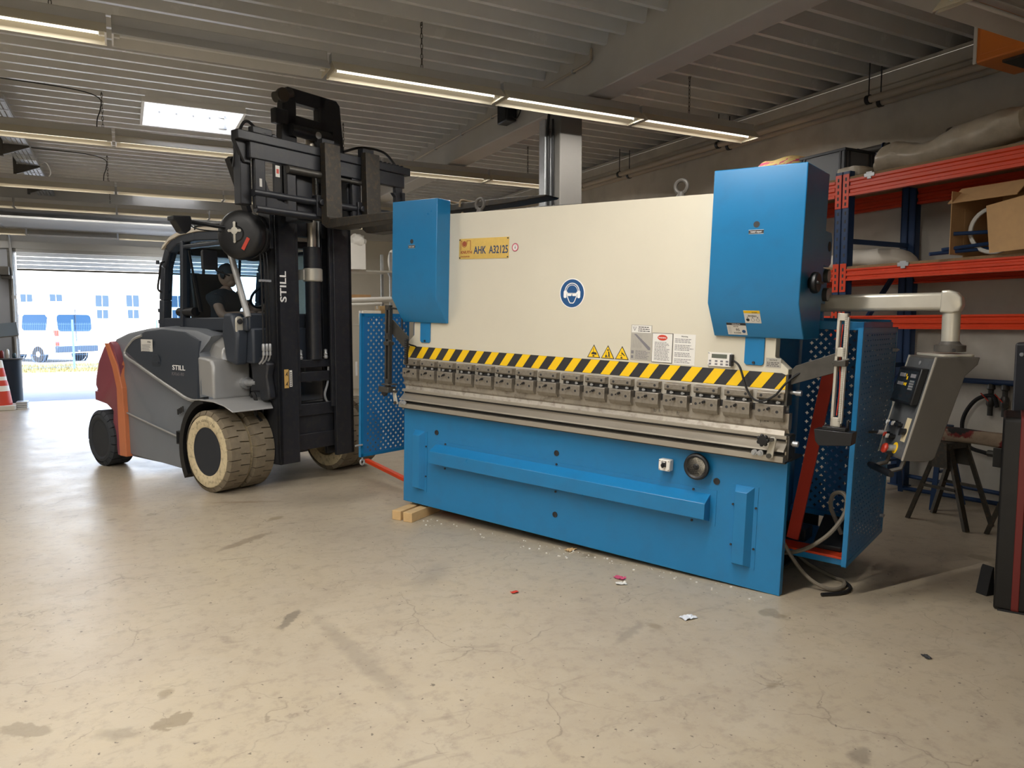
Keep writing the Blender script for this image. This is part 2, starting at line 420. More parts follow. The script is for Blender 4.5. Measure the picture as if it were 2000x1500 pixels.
# the roof slab above the deck is cut open over every skylight
deck.v = deck.v[:dv-8]; deck.f = deck.f[:-6]; deck.k = deck.k[:-6]
ys = sorted({BACK, END+.3} | {k for q in SKY for k in q[2:]}); xs = sorted({LEFT, WALL+.5} | {k for q in SKY for k in q[:2]})
for i in range(len(xs)-1):
    for j in range(len(ys)-1):
        cx, cy = (xs[i]+xs[i+1])/2, (ys[j]+ys[j+1])/2
        if any(q[0] < cx < q[1] and q[2] < cy < q[3] for q in SKY): continue
        deck.add([(xs[i], ys[j], DECK+.16), (xs[i+1], ys[j], DECK+.16), (xs[i+1], ys[j+1], DECK+.16), (xs[i], ys[j+1], DECK+.16)], [(0, 1, 2, 3)])
struct(deck.build('ceiling', m_deck, M=HALL, smooth=0))
m_skyframe = pm('skylight_white', 'efeeea', .5)
m_dome = bpy.data.materials.new('opal_dome'); N, L, b = nt(m_dome); q_ = N.new('ShaderNodeBsdfTranslucent'); q_.inputs[0].default_value = (.8, .82, .85, 1); L.new(q_.outputs[0], N['Material Output'].inputs[0])
for i, (a, b_, c, d) in enumerate(SKY):
    w = MB(); z0, z1 = DECK-.03, DECK+.62; t = .03
    for q in ((a-t, a, c-t, d+t), (b_, b_+t, c-t, d+t), (a, b_, c-t, c), (a, b_, d, d+t)): w.box(*q, z0, z1)
    o = struct(w.build('window_%d' % (i+1), m_skyframe, smooth=0, M=HALL))
    g = MB().sheet(lambda u, v: (a+(b_-a)*u, c+(d-c)*v, z1+.16*sin(PI*u)*sin(PI*v)), 8, 8).build('skylight_dome', m_dome, o)
    h = MB()
    for k in range(4): h.cyl((a+.2+.2*k, d-.001, DECK+.16), (a+.2+.2*k, d-.03, DECK+.15), .012, 8)
    h.box(b_-.16, b_-.06, d-.02, d-.001, DECK+.03, DECK+.06).box(b_-.16, b_-.06, d-.02, d-.001, DECK+.17, DECK+.2).box(b_-.09, b_-.07, d-.02, d-.001, DECK+.03, DECK+.2)
    h.build('opener_bracket', m_galv, o)

# walls
struct(MB().box(WALL, WALL+.55, BACK, END+.3, -.3, DECK).box(WALL+.3, WALL+.55, BACK, END+.3, DECK, DECK+.17).build('wall_right', m_concrete, M=HALL, smooth=0))
struct(MB().box(LEFT-.3, LEFT, BACK-.3, END+.3, -.3, DECK+.2).build('wall_left', m_wallwhite, M=HALL, smooth=0))
struct(MB().box(LEFT, -8.8, BACK-.3, BACK, -.3, DECK+.2).box(-8.8, -5.2, BACK-.3, BACK, 2.6, DECK+.2).box(-5.2, WALL+.3, BACK-.3, BACK, -.3, DECK+.2).build('wall_back', m_wallwhite, M=HALL, smooth=0))   # the wall behind the camera, with an unseen opening added to let in daylight
GL, GR, GT = -1.86, 2.88, 3.08          # gate opening
m_endwall = pm('end_wall_grey', '8d9096', .6, 0, .04, 2)
w = MB().box(LEFT, GL, END, END+.25, -.3, DECK+.2).box(GL, GR, END, END+.25, GT, DECK+.2).box(GR, 3.0, END, END+.25, -.3, DECK+.2)
struct(w.build('wall_end', m_endwall, M=HALL, smooth=0))
struct(MB().box(3.0, WALL, END, END+.25, -.3, DECK+.2).build('wall_end_right', m_wallwhite, M=HALL, smooth=0))
# sectional gate, run most of the way up on its curved tracks
m_gate = bpy.data.materials.new('gate_panel'); N, L, b = nt(m_gate)
b.inputs['Base Color'].default_value = (*lin('d8d8d6'), 1); b.inputs['Roughness'].default_value = .5; b.inputs['Transmission Weight'].default_value = 0
tr = N.new('ShaderNodeBsdfTranslucent'); tr.inputs[0].default_value = (*lin('e9ecef'), 1); mx = N.new('ShaderNodeMixShader'); mx.inputs[0].default_value = .45
L.new(b.outputs[0], mx.inputs[1]); L.new(tr.outputs[0], mx.inputs[2]); L.new(mx.outputs[0], N['Material Output'].inputs[0])
gate = struct(empty('door_1', HALL)); pan = MB()
zz = 2.70
for k in range(5):
    pan.box(GL+.05, GR-.05, END-.05, END-.015, zz+.006, zz+.075)
    zz += .08
pts = [(END-.05, 3.1), (END-.12, 3.24), (END-.3, 3.36), (END-.6, 3.42), (END-2.2, 3.46)]
for k in range(len(pts)-1):
    p, q = pts[k], pts[k+1]
    pan.beam((GL+.05+2.0, p[0], p[1]), (GL+.05+2.0, q[0], q[1]), GR-GL-.1, .035)
pan.build('gate_panel', m_gate, gate, smooth=0)
sl = MB().box(GL+.05, GR-.05, END-.055, END-.01, 2.66, 2.70).build('bottom_seal', m_dsteel, gate, smooth=0)
for x in (GL-.03, GR+.03):
    tk = MB().tube(curve([(x, END-.06, 0), (x, END-.06, 1.4), (x, END-.06, 2.6), (x, END-.1, 3.05), (x, END-.3, 3.34), (x, END-.7, 3.42), (x, END-2.3, 3.46)], 5), .025, 8)
    for z in (.5, 1.3, 2.1): tk.box(x-.03, x+.05, END-.06, END, z, z+.06)
    tk.build('gate_track', m_galv, gate)
sh = MB().cyl((GL-.2, END-.16, GT+.32), (GR+.2, END-.16, GT+.32), .03, 12)
for x in (GL+.3, GL+1.5, GR-1.3): sh.cyl((x, END-.16, GT+.32), (x+.5, END-.16, GT+.32), .055, 14)
sh.build('spring_shaft', m_dsteel, gate)
mo = MB().box(GL-.28, GL-.06, END-.28, END-.02, 2.55, 2.72).box(GL-.2, GL-.02, END-.2, END-.05, 2.48, 2.55)
mo.build('gate_motor', m_dsteel, gate, bevel=.01)
struct(MB().box(GL-.1, GL, END-.02, END+.27, 0, GT).build('trim_1', m_dsteel, M=HALL, smooth=0))
struct(MB().box(GR, GR+.1, END-.02, END+.27, 0, GT).build('trim_2', m_dsteel, M=HALL, smooth=0))
struct(MB().box(GL-.1, GR+.1, END-.04, END+.27, GT-.05, GT+.06).build('trim_3', m_dsteel, M=HALL, smooth=0))
# concrete beams and the column
struct(MB().box(4.03, 4.32, BACK, END, 3.78, DECK+.155).build('trim_4', m_beamc, M=HALL, bevel=.012))
struct(MB().box(LEFT, 4.0, 16.05, 16.3, 3.62, DECK+.155).build('trim_5', m_beamc, M=HALL, bevel=.012))
struct(MB().box(4.04, 4.31, 6.60, 6.87, 0, 3.79).build('trim_6', m_col, M=HALL, bevel=.012))
struct(MB().box(WALL-.05, WALL, BACK, END, 3.98, 4.10).build('trim_7', m_concrete, M=HALL, bevel=.01))
struct(MB().box(LEFT, WALL, END-.18, END, 3.62, DECK).build('trim_8', m_beamc, M=HALL, bevel=.012))

# ================================================================ LIGHT
w = bpy.data.worlds.new('world'); S.world = w; w.use_nodes = True
N = w.node_tree.nodes; L = w.node_tree.links; bg = N['Background']
sky = N.new('ShaderNodeTexSky'); sky.sky_type = 'NISHITA'; sky.sun_disc = False; sky.sun_elevation = rad(48); sky.sun_rotation = rad(200)
sky.air_density = 1.; sky.dust_density = 2.5; sky.ozone_density = 1.
L.new(sky.outputs[0], bg.inputs[0]); bg.inputs[1].default_value = SKY_STRENGTH
su = bpy.data.lights.new('sun', 'SUN'); su.energy = SUN; su.angle = rad(1.5); su.color = (1, .96, .9)
so = bpy.data.objects.new('sun', su); COL.objects.link(so)
sd = (HALL.to_3x3() @ V((-.35, .62, -.72))).normalized()      # shines over the hall roof onto the house opposite
so.rotation_euler = sd.to_track_quat('-Z', 'Y').to_euler()

def lamp_section(lit):
    """one 1.5 m fluorescent batten with its reflector, hung along local x; lip at z=0"""
def luminaire(r, u, z, lit, label, n=1, length=1.53, power=None):
    t = thing('fluorescent_light', label, 'ceiling light', H(r, u, z), 'suspended fluorescent light rows')
    Lh = length/2 - .006
    MB().box(-Lh, Lh, -.04, .04, .085, .165).build('trunking', m_lamp, t, bevel=.006)
    rf = MB()
    for s in (-1, 1):
        o = [(s*.042, .085), (s*.135, 0), (s*.140, 0), (s*.140, .006), (s*.048, .092)]
        rf.prism(o, 0, -Lh, Lh)
    rf.build('reflector', m_reflector if lit else m_lamp, t, smooth=0)  # cream on lit lamps only: the tube's glow put into the colour
    for s in (-1, 1):
        MB().prism([(-.13, .004), (.13, .004), (.045, .085), (-.045, .085)], 0, s*Lh, s*(Lh-.012)).build('end_cap', m_reflector, t, smooth=0)
        MB().box(s*(Lh-.012), s*(Lh-.05), -.018, .018, .02, .085).build('lamp_holder', m_white, t, bevel=.004)
    MB().cyl((-Lh+.05, 0, .04), (Lh-.05, 0, .04), .0135, 12).build('tube', m_tube if lit else m_deadtube, t)
    if lit:
        la = bpy.data.lights.new('tube_light', 'AREA'); la.shape = 'RECTANGLE'; la.size = length-.15; la.size_y = .03
        la.energy = power or TUBE; la.color = (1, .955, .89)
        lo = bpy.data.objects.new('tube_light', la); COL.objects.link(lo); lo.parent = t; lo.location = (0, 0, .022)
    return t
def chain(r, u, z0, z1, label, cable=False):
    t = thing('light_chain', label, 'chain', H(r, u, z0), 'chains holding the light rows')
    m = MB(); n = int((z1-z0)/.042)
    for i in range(n):
        c = (0, 0, .02+.042*i); a = (1, 0, 0) if i % 2 else (0, 1, 0)
        pts = [V((cos(q)*.009, 0, sin(q)*.026)) for q in [2*PI*k/10 for k in range(10)]]
        if i % 2: pts = [V((0, p.x, p.z)) for p in pts]
        m.tube([p+V(c) for p in pts], .0032, 5, True)
    m.build('chain_links', m_chain, t)
    MB().torus((0, 0, z1-z0-.01), (1, 0, 0), .016, .004, 14, 6).build('eye_bolt', m_chain, t)
    if cable:
        MB().tube(curve([(-1.0, 0, z1-z0+.02), (-.3, 0, z1-z0-.0), (-.03, 0, z1-z0-.06), (-.02, .01, .2), (-.05, 0, .1), (-.06, 0, 0)], 5), .006, 6).build('supply_cable', m_hose, t)
    return t
ROWS = [(6.1, 3.60), (9.55, 3.60), (13.05, 3.60), (15.3, 3.58), (17.05, 3.30), (2.72, 3.44), (-.7, 3.6), (-4.1, 3.6)]  # the last pair of rows is unseen, added to light the hall
place = ['first', 'second', 'third', 'fourth', 'fifth', 'overhead', 'rear', 'rearmost']
desc = ['in the nearest long row', 'in the second row behind the mast', 'in the third row', 'in the fourth row by the gate', 'in the row right over the gate', 'in the row at the top right corner', 'in an unseen row added behind for light', 'in the unseen rearmost row added for light']
for k, (u, z) in enumerate(ROWS):
    R0 = {0: -6.2, 1: -6.2, 2: -4.65, 3: -3.1, 4: -3.1}.get(k, -7.75)
    n = {0: 8, 1: 8, 2: 6, 3: 5, 4: 4}.get(k, 8)
    if k == 5: R0, n = -6.5, 8
    for i in range(n):
        r = R0 + 1.55*(i+.5)
        lit = True
        if k == 0 and i == 4: lit = False
        if k == 4 and i in (1,): lit = False
        if k == 5 and i not in (2, 3, 4, 5): lit = False
        if k > 5 and i > 2: continue
        side = 'lit' if lit else 'unlit'
        luminaire(r, u, z, lit, f'{side} fluorescent batten, number {i+1} from the left {desc[k]}' if k else
                  ['lit batten far left of the nearest row', 'lit batten beyond the left edge of the nearest row', 'lit batten left of frame in the nearest row', 'bright lit batten at the left edge of the nearest light row',
                   'unlit batten between two lit ones above the skylight', 'bright lit batten above the forklift mast in the nearest row', 'bright lit batten crossing under the concrete beam', 'dimmer yellowish lit batten at the right end of the nearest row'][i],
                  power=TUBE*(TUBE_FRONT if k == 5 else TUBE_BACK if k > 5 else (1.0 if i == 7 else 1.6) if k == 0 else .8))
    if k in (0, 1, 2, 3):
        for i in range(3 if k < 2 else 2):
            r = [-.35, 2.35, 5.3][i] if k == 0 else [-.1, 2.6, 5.3][i]
            pl = ['left', 'middle', 'right'][i]
            chain(r, u, z+.165, DECK, f'thin dark chain holding the {place[k]} light row, {pl} one', cable=(k in (1, 2) and i == 0) )

# ================================================================ THE PRESS BRAKE
# local axes: x along the front (left to right), y into the machine, z up; it stands a little raised at its left end
_a = V((-.7885, .6142, .0329)).normalized(); _P0 = V((1.572, 4.221, .0))
_u = (V((0, 0, 1)) - _a*_a.z).normalized(); _n = _a.cross(_u)
PM = frame(-_a, _n, _u, _P0 + _a*3.165)
press = thing('press_brake', 'large blue and cream press brake with hazard striped ram, raised on timber at one end', 'press brake', PM)
W = 3.165
# ---- lower body
MB().box(0, W, 0, .05, 0, .80).build('lower_panel', m_blue, press, bevel=.004)
for x in (.28, 2.80):
    MB().prism([(.05, .02), (1.25, .02), (1.25, 2.25), (.14, 2.25), (.14, 1.40), (.5, 1.30), (.5, .88), (.05, .79)], 0, x, x+.07).build('side_frame', m_blue, press, bevel=.006)
MB().box(.35, 2.8, 1.1, 1.2, .1, .9).box(.35, 2.8, .95, 1.2, 1.9, 2.2).box(.35, 2.8, .5, .62, .1, .78).each('cross_beam', m_blue, press, bevel=.005)
MB().box(.12, 3.04, .06, 1.22, .012, .03).box(.12, 3.04, 1.2, 1.22, -.03, .5).build('shade_plate', m_ink, press)  # unseen plate and skirt added to darken the floor under the press
# long front cover and its mounting sheet
cv = MB().prism([(0, .535), (-.085, .488), (-.085, .388), (0, .362)], 0, .372, 2.712).build('front_cover', m_blue, press, bevel=.003)
MB().box(.362, 2.752, -.003, 0, .338, .562).build('cover_sheet', m_blue, cv, smooth=0)
sc = MB()
for x in (.48, 1.56, 2.60):
    for z in (.548, .349): sc.cyl((x, -.003, z), (x, -.011, z), .0075, 10)
sc.each('screw', m_ink, cv)
for x0, lf in ((.135, 0), (2.868, 1)):
    c = MB(); x1 = x0+.118
    rings = [[(x0, 0, .13), (x1, 0, .13), (x1, 0, .625), (x0, 0, .625)], [(x0+.012, -.042, .148), (x1-.034, -.042, .148), (x1-.034, -.042, .588), (x0+.012, -.042, .588)]]
    c.loft([[V(p) for p in r] for r in rings]); o = c.build('vertical_cover', m_blue, press, smooth=0, bevel=.002)
    MB().box(x0-.018, x1+.022, -.0025, 0, .118, .625).build('cover_sheet', m_blue, o, smooth=0)
    s = MB()
    for x in (x0-.01, x1+.012):
        for z in (.25, .5): s.cyl((x, -.0025, z), (x, -.01, z), .0065, 10)
    s.each('screw', m_ink, o)
for x, z in ((.378, .629), (1.554, .627), (1.558, .18), (2.746, .621)):
    o = MB().lathe([(.021, 0), (.021, .004), (.014, .004), (.013, -.012), (.007, -.012), (.007, -.002), (0, -.002)], (x, -.0005, z), (0, -1, 0), 20).build('bolt_hole', m_ink, press)
hw = MB().lathe([(.079, .03), (.084, .04), (.080, .052), (.070, .056), (.060, .05), (.0595, .046)], (2.628, 0, .700), (0, -1, 0), 40).build('handwheel', m_black, press)
MB().lathe([(.060, .046), (.03, .030), (.018, .028), (.018, 0), ], (2.628, 0, .700), (0, -1, 0), 40).build('wheel_dish', m_alu, hw)
MB().lathe([(.02, .028), (.02, .046), (.011, .05), (.009, .056), (0, .056)], (2.628, 0, .700), (0, -1, 0), 20).build('wheel_hub', m_black, hw)
sb = MB().box(2.377, 2.455, -.055, 0, .642, .715).build('switch_box', m_white, press, bevel=.005)
MB().box(2.399, 2.431, -.059, -.055, .668, .706).build('switch_plate', m_ink, sb, bevel=.002)
MB().cyl((2.415, -.059, .68), (2.415, -.075, .68), .013, 16).box(2.411, 2.419, -.082, -.072, .666, .694).build('switch_knob', m_black, sb)
MB().box(2.405, 2.425, -.0595, -.058, .697, .703).build('switch_label', m_paper, sb, smooth=0)
s = MB()
for x in (2.385, 2.447):
    for z in (.650, .707): s.cyl((x, -.055, z), (x, -.058, z), .004, 8)
s.each('screw', m_steel, sb)
# ---- table with the bottom die rail
rl = MB().prism([(.10, .805), (.10, .958), (-.036, .958), (-.038, .938), (-.016, .934), (-.014, .920), (-.050, .888), (-.068, .878), (-.070, .868), (-.020, .866), (-.020, .843), (-.072, .841), (-.075, .808), (-.05, .803)], 0, .008, 3.158)
rl = rl.build('die_rail', m_steel_b, press, smooth=20)
MB().box(.02, 3.15, -.022, -.010, .8435, .8655).build('rail_slot_shade', m_ink, rl, smooth=0)  # ink strip laid in the groove to deepen its shade
MB().box(.02, 3.15, -.0165, -.010, .9215, .9335).build('rail_slot_shade', m_ink, rl, smooth=0)  # ink strip standing in for the shadow under the lip
MB().box(.004, 3.16, -.04, .3, .795, .806).build('table_edge', m_dsteel, press)
MB().prism([(.05, .956), (.02, .956), (.008, .985), (-.002, .972), (-.012, .985), (-.02, .956)], 0, .03, 3.14).build('bottom_die', m_steel, press, smooth=0)
# ---- ram
rp = [(.03, 1.215), (.03, 1.345), (.105, 1.405), (.105, 2.362), (3.055, 2.362), (3.055, 1.405), (3.135, 1.338), (3.135, 1.215)]
ram = MB().prism(rp, 1, 0, .075).build('ram_plate', m_cream, press, bevel=.003)
MB().box(.2, 2.95, .1, .5, 2.28, 2.345).build('top_plate', m_black, press)
hz = MB().prism([(.03, 1.219), (.03, 1.306), (.034, 1.314), (3.10, 1.314), (3.135, 1.300), (3.135, 1.219)], 1, -.0022, 0)
hz.cur = 1; x = -.01
while x < W:
    q = [(x, 1.2195), (x+.070, 1.2195), (x+.140, 1.3135), (x+.070, 1.3135)]
    q = [(min(max(u, .032), 3.133), z) for u, z in q]
    if q[1][0]-q[0][0] + q[2][0]-q[3][0] > .02: hz.prism(q, 1, -.0034, -.0022)
    x += .1463
hz.build('hazard_stripe', [m_ink, m_yellow], press, smooth=0)
MB().box(.03, 3.135, -.006, .06, 1.035, 1.216).build('clamp_beam', m_steel_l, press, bevel=.002)
pu = MB().prism([(.035, 1.085), (-.022, 1.085), (-.022, 1.03), (-.022, .998), (.004, .967), (.010, .967), (.035, 1.0)], 0, .015, 3.162)
pu.build('punch', m_steel, press, bevel=.0015, smooth=20)
# sixteen tool clamps
def make_clamp():
    c = MB().prism([(-.006, 1.207), (-.052, 1.203), (-.056, 1.198), (-.056, 1.168), (-.044, 1.158), (-.006, 1.158)], 0, 0, .157).build('tool_clamp', m_steel_c, press, bevel=.0015, smooth=20)
    MB().box(.004, .153, -.026, -.006, 1.134, 1.158).build('clamp_gap', m_ink, c, smooth=0)
    MB().prism([(-.006, 1.134), (-.056, 1.134), (-.060, 1.130), (-.060, 1.062), (-.038, 1.036), (-.006, 1.036)], 0, -.003, .16).build('clamp_jaw', m_steel_c, c, bevel=.0015, smooth=20)
    for q in (.042, .117): MB().cyl((q, -.026, 1.146), (q, -.040, 1.146), .009, 10).box(q-.004, q+.016, -.041, -.036, 1.141, 1.151).build('clamp_bolt', m_galv, c)
    h = MB()
    for q in (.026, .131): h.cyl((q, -.055, 1.182), (q, -.0572, 1.182), .0085, 12)
    for q in (.022, .124): h.cyl((q, -.059, 1.094), (q, -.0612, 1.094), .0085, 12)
    h.each('bolt_socket', m_ink, c)
    MB().cyl((.076, -.058, 1.112), (.076, -.080, 1.108), .0085, 10).cyl((.052, -.0595, 1.104), (.046, -.0615, 1.096), .004, 6).build('release_pin', m_black, c)
    return c
clamp = make_clamp(); clamp.location.x = .036
for i in range(1, 16):
    c = copy_tree(clamp, press); c.location.x = .036 + .1962*i
bl = MB()
for i in range(15): bl.box(.036+.1962*i+.158, .036+.1962*(i+1), -.010, -.005, 1.09, 1.128)
bl.each('clamp_slot', m_ink, press, smooth=0)
# pen marks on the punch
mk = MB()
for x0 in (2.31, 2.345, 2.47): mk.box(x0, x0+.02, -.0235, -.022, 1.020, 1.0215).box(x0+.002, x0+.004, -.0235, -.022, 1.008, 1.03).box(x0+.008, x0+.016, -.0235, -.022, 1.01, 1.0125)
mk.box(3.0, 3.08, -.0232, -.022, 1.047, 1.0485).box(3.0, 3.002, -.0232, -.022, 1.018, 1.047).box(3.079, 3.081, -.0232, -.022, 1.018, 1.047)
mk.build('pen_marks', m_ink, press, smooth=0)
text('pen_marking', 'x-x', .022, m_ink, press, T(3.02, -.0225, 1.026) @ FRONT)
# ---- cylinder housings
for k, (x0, x1) in enumerate(((-.005, .487), (2.69, 3.215))):
    h = MB().prism([(-.15, 1.705), (-.15, 2.465), ((.27 if k else .0), 2.465), ((.27 if k else .0), 1.513), (-.025, 1.513)], 0, x0, x1).build('cylinder_housing', m_blue, press, bevel=.005)
    hx, hz_ = ((.218, 2.148) if k == 0 else (2.955, 2.148))
    MB().cyl((hx, -.1505, hz_), (hx, -.146, hz_), .018, 20).build('sight_hole', m_ink, h)
    lw = .085 if k else .075
    MB().box(hx-lw/2, hx+lw/2, -.1515, -.15, hz_-.052, hz_-.030).build('hole_label', m_ink, h, smooth=0)
    text('label_text', 'TURRET ADJUST' if k else 'TURRET ADJUST', .0105, m_signwhite, h, T(hx, -.1517, hz_-.045) @ FRONT, align='CENTER', squash=.85)
    fr = MB().box(hx-lw/2, hx+lw/2, -.1516, -.15, hz_-.0525, hz_-.051).box(hx-lw/2, hx+lw/2, -.1516, -.15, hz_-.031, hz_-.0295).build('label_frame', m_paper, h, smooth=0)
    bx = (.184, .294) if k == 0 else (2.876, 2.992)
    b_ = MB().prism([(bx[0]+.012, 1.350), (bx[1]-.012, 1.350), (bx[1], 1.362), (bx[1], 1.56), (bx[0], 1.56), (bx[0], 1.362)], 1, -.010, 0).build('housing_tab', m_blue, press, bevel=.002)
    MB().cyl(((bx[0]+bx[1])/2, -.010, 1.365), ((bx[0]+bx[1])/2, -.018, 1.365), .008, 10).build('tab_bolt', m_ink, h)
# hand knob on the outer side of the right housing
kn = MB().lathe([(.0, .005), (.030, .005), (.034, .02), (.055, .022), (.060, .032), (.058, .05), (.050, .058), (0, .058)], (3.213, -.005, 1.83), (1, 0, 0), 24).build('side_knob', m_black, press)
MB().box(3.27, 3.285, -.055, .045, 1.822, 1.838).build('knob_grip', m_black, kn, bevel=.004)
# ---- signs on the ram
def plate(name, x0, x1, z0, z1, mat, y=0, t=.002, par=press):
    return MB().box(x0, x1, y-t, y, z0, z1).build(name, mat, par, smooth=0)
np_ = plate('name_plate', .587, 1.075, 2.012, 2.166, m_brass, t=.003)
rv = MB()
for x in (.596, 1.066):
    for z in (2.021, 2.157): rv.cyl((x, -.003, z), (x, -.006, z), .006, 10)
rv.each('rivet', m_dsteel, np_)
text('plate_lettering', 'AHK  A32125', .080, m_inkblue, np_, T(.738, -.0035, 2.050) @ FRONT, squash=.72, bold=.001)
text('maker_lettering', 'KNUTH', .030, m_brown, np_, T(.603, -.0035, 2.053) @ FRONT, squash=1.12, bold=.0006)
text('maker_address', 'www.knuth.de', .0165, m_brown, np_, T(.603, -.0035, 2.026) @ FRONT, squash=.95)
lg = MB()                                        # square frame open at the top round a disc
for q in ((.603, .607, 2.078, 2.152), (.701, .705, 2.078, 2.152), (.603, .618, 2.148, 2.152), (.668, .705, 2.148, 2.152)): lg.box(q[0], q[1], -.004, -.003, q[2], q[3])
lg.prism([(.641+.020*cos(a), 2.128+.020*sin(a)) for a in [2*PI*i/24 for i in range(24)]], 1, -.004, -.003)
arc = [(.641+.027*cos(PI+PI*i/16), 2.128+.027*sin(PI+PI*i/16)) for i in range(17)]; arc2 = [(.641+.023*cos(PI+PI*i/16), 2.128+.023*sin(PI+PI*i/16)) for i in range(17)]
for i in range(16): lg.prism([arc[i], arc[i+1], arc2[i+1], arc2[i]], 1, -.004, -.003)
lg.box(.614, .618, -.004, -.003, 2.128, 2.152).box(.664, .668, -.004, -.003, 2.128, 2.152)
lg.build('maker_mark', m_brown, np_, smooth=0)
def disc(name, x, z, r, mat, y0, y1, par): return MB().cyl((x, y1, z), (x, y0, z), r, 40).build(name, mat, par)
rs = disc('round_sticker', 1.133, 2.087, .030, m_paper, 0, -.0015, press)
MB().torus((1.133, -.0018, 2.087), (0, 1, 0), .0255, .0035, 32, 5).build('sticker_ring', pm('sticker_pink', 'd9647c', .5), rs)
MB().torus((1.133, -.0016, 2.087), (0, 1, 0), .0295, .0010, 32, 5).box(1.127, 1.139, -.0022, -.0014, 2.083, 2.086).box(1.131, 1.134, -.0022, -.0014, 2.074, 2.102).build('sticker_symbol', m_ink, rs)
# ear and eye protection sign
sg = disc('protection_sign', 1.640, 1.759, .102, m_signwhite, 0, -.0015, press)
disc('sign_ground', 1.640, 1.759, .096, m_signblue, -.0015, -.0022, sg)
ps = MB(); cx, cz = 1.640, 1.748
def ring(m, pts, wd, y0=-.0032, y1=-.0022):
    n = len(pts)
    for i in range(n-1):
        p, q = V((pts[i][0], pts[i][1])), V((pts[i+1][0], pts[i+1][1])); d = (q-p).normalized(); o = V((-d.y, d.x))*wd/2; d = d*wd*.25
        m.prism([tuple(p-o-d), tuple(q-o+d), tuple(q+o+d), tuple(p+o-d)], 1, y0, y1)
face = [(cx-.040, cz+.02), (cx-.036, cz-.015), (cx-.022, cz-.045), (cx-.012, cz-.056), (cx+.012, cz-.056), (cx+.022, cz-.045), (cx+.036, cz-.015), (cx+.040, cz+.02)]
ring(ps, face, .006)
for rr, w_ in ((.058, .007), (.046, .004)):
    ring(ps, [(cx+rr*cos(PI*i/14), cz+.022+rr*1.0*sin(PI*i/14)) for i in range(15)], w_)
for s_ in (-1, 1):
    ps.prism(rect_round(cx+s_*.056-.012, cx+s_*.056+.012, cz-.022, cz+.030, .010), 1, -.0034, -.0022)
    ps.prism(rect_round(cx+s_*.019-.016, cx+s_*.019+.016, cz-.008, cz+.014, .007), 1, -.0034, -.0022)
ps.box(cx-.045, cx+.045, -.0034, -.0022, cz+.008, cz+.014)
ps.build('sign_pictogram', m_signwhite, sg, smooth=0)
# three yellow warning triangles
for i, (x, nm) in enumerate(((1.832, 'hand'), (1.942, 'figure'), (2.050, 'plate'))):
    t = .052; z0 = 1.326
    def tri(k): return [(x-t*k, z0+.030-.030*k), (x+t*k, z0+.030-.030*k), (x, z0+.030+.060*k)]
    w_ = MB().prism(tri(1), 1, -.0012, 0).build('warning_triangle', m_ink, press, smooth=0)
    MB().prism(tri(.84), 1, -.0020, -.0012).build('triangle_ground', m_yellow, w_, smooth=0)
    g = MB(); y0, y1 = -.0028, -.0020
    if i == 0: g.box(x-.004, x-.001, y0, y1, 1.362, 1.392).prism([(x-.018, 1.350), (x+.024, 1.347), (x+.022, 1.362), (x-.004, 1.366), (x-.016, 1.360)], 1, y0, y1).box(x-.008, x+.006, y0, y1, 1.334, 1.343)
    elif i == 1:
        g.box(x-.018, x-.006, y0, y1, 1.334, 1.350).box(x-.013, x-.011, y0, y1, 1.350, 1.372).prism([(x+.002, 1.376), (x+.012, 1.372), (x+.016, 1.350), (x+.020, 1.334), (x+.014, 1.334), (x+.010, 1.348), (x+.004, 1.334), (x-.002, 1.334), (x+.006, 1.352), (x+.004, 1.366)], 1, y0, y1)
        g.prism([(x+.001+.006*cos(a), 1.384+.006*sin(a)) for a in [2*PI*k/12 for k in range(12)]], 1, y0, y1)
    else: g.box(x-.009, x+.005, y0, y1, 1.334, 1.343).box(x-.003, x-.001, y0, y1, 1.343, 1.386).prism([(x-.002, 1.376), (x+.014, 1.364), (x+.026, 1.350), (x+.018, 1.352), (x-.002, 1.366)], 1, y0, y1).box(x-.018, x-.004, y0, y1, 1.352, 1.3545)
    g.build('triangle_pictogram', m_ink, w_, smooth=0)
# printed sheets
def lines(par, x0, x1, z0, z1, n, mat, y, skip=(), jit=.25, h=.4):
    m = MB(); d = (z1-z0)/n
    for i in range(n):
        if i in skip: continue
        xa = x0; end = x1-(x1-x0)*jit*random.random()
        while xa < end-.004:
            wl = min(random.uniform(.006, .022), end-xa); m.box(xa, xa+wl, y-.0006, y, z1-d*(i+.7), z1-d*(i+.7)+d*h); xa += wl+.0035
    m.build('printed_lines', mat, par, smooth=0)
p1 = plate('force_chart_plate', 2.112, 2.262, 1.330, 1.560, m_greypaper)
plate('chart_heading', 2.117, 2.257, 1.510, 1.556, m_paper, -.002, .0004, p1)
lines(p1, 2.165, 2.25, 1.514, 1.552, 3, m_ink, -.0025, jit=.1)
g = MB(); ring(g, [(2.125, 1.548), (2.138, 1.522), (2.151, 1.548)], .003, -.0032, -.0024); g.box(2.137, 2.139, -.0032, -.0024, 1.535, 1.553)
for i in range(9): g.box(2.120+.009*i, 2.1205+.009*i, -.0026, -.002, 1.41, 1.50)
g.build('chart_diagram', m_inkgrey, p1, smooth=0)
MB().prism([(2.135, 1.500), (2.150, 1.500), (2.255, 1.415), (2.255, 1.400), (2.240, 1.400)], 1, -.0026, -.002).build('chart_band', m_inkgrey, p1, smooth=0)
lines(p1, 2.15, 2.255, 1.338, 1.395, 7, m_inkgrey, -.0022)
g = MB().box(2.118, 2.136, -.0026, -.002, 1.372, 1.392).box(2.118, 2.134, -.0026, -.002, 1.342, 1.360).each('chart_icon', m_inkgrey, p1, smooth=0)
p2 = plate('warning_plate', 2.270, 2.408, 1.328, 1.510, m_paper, t=.004)
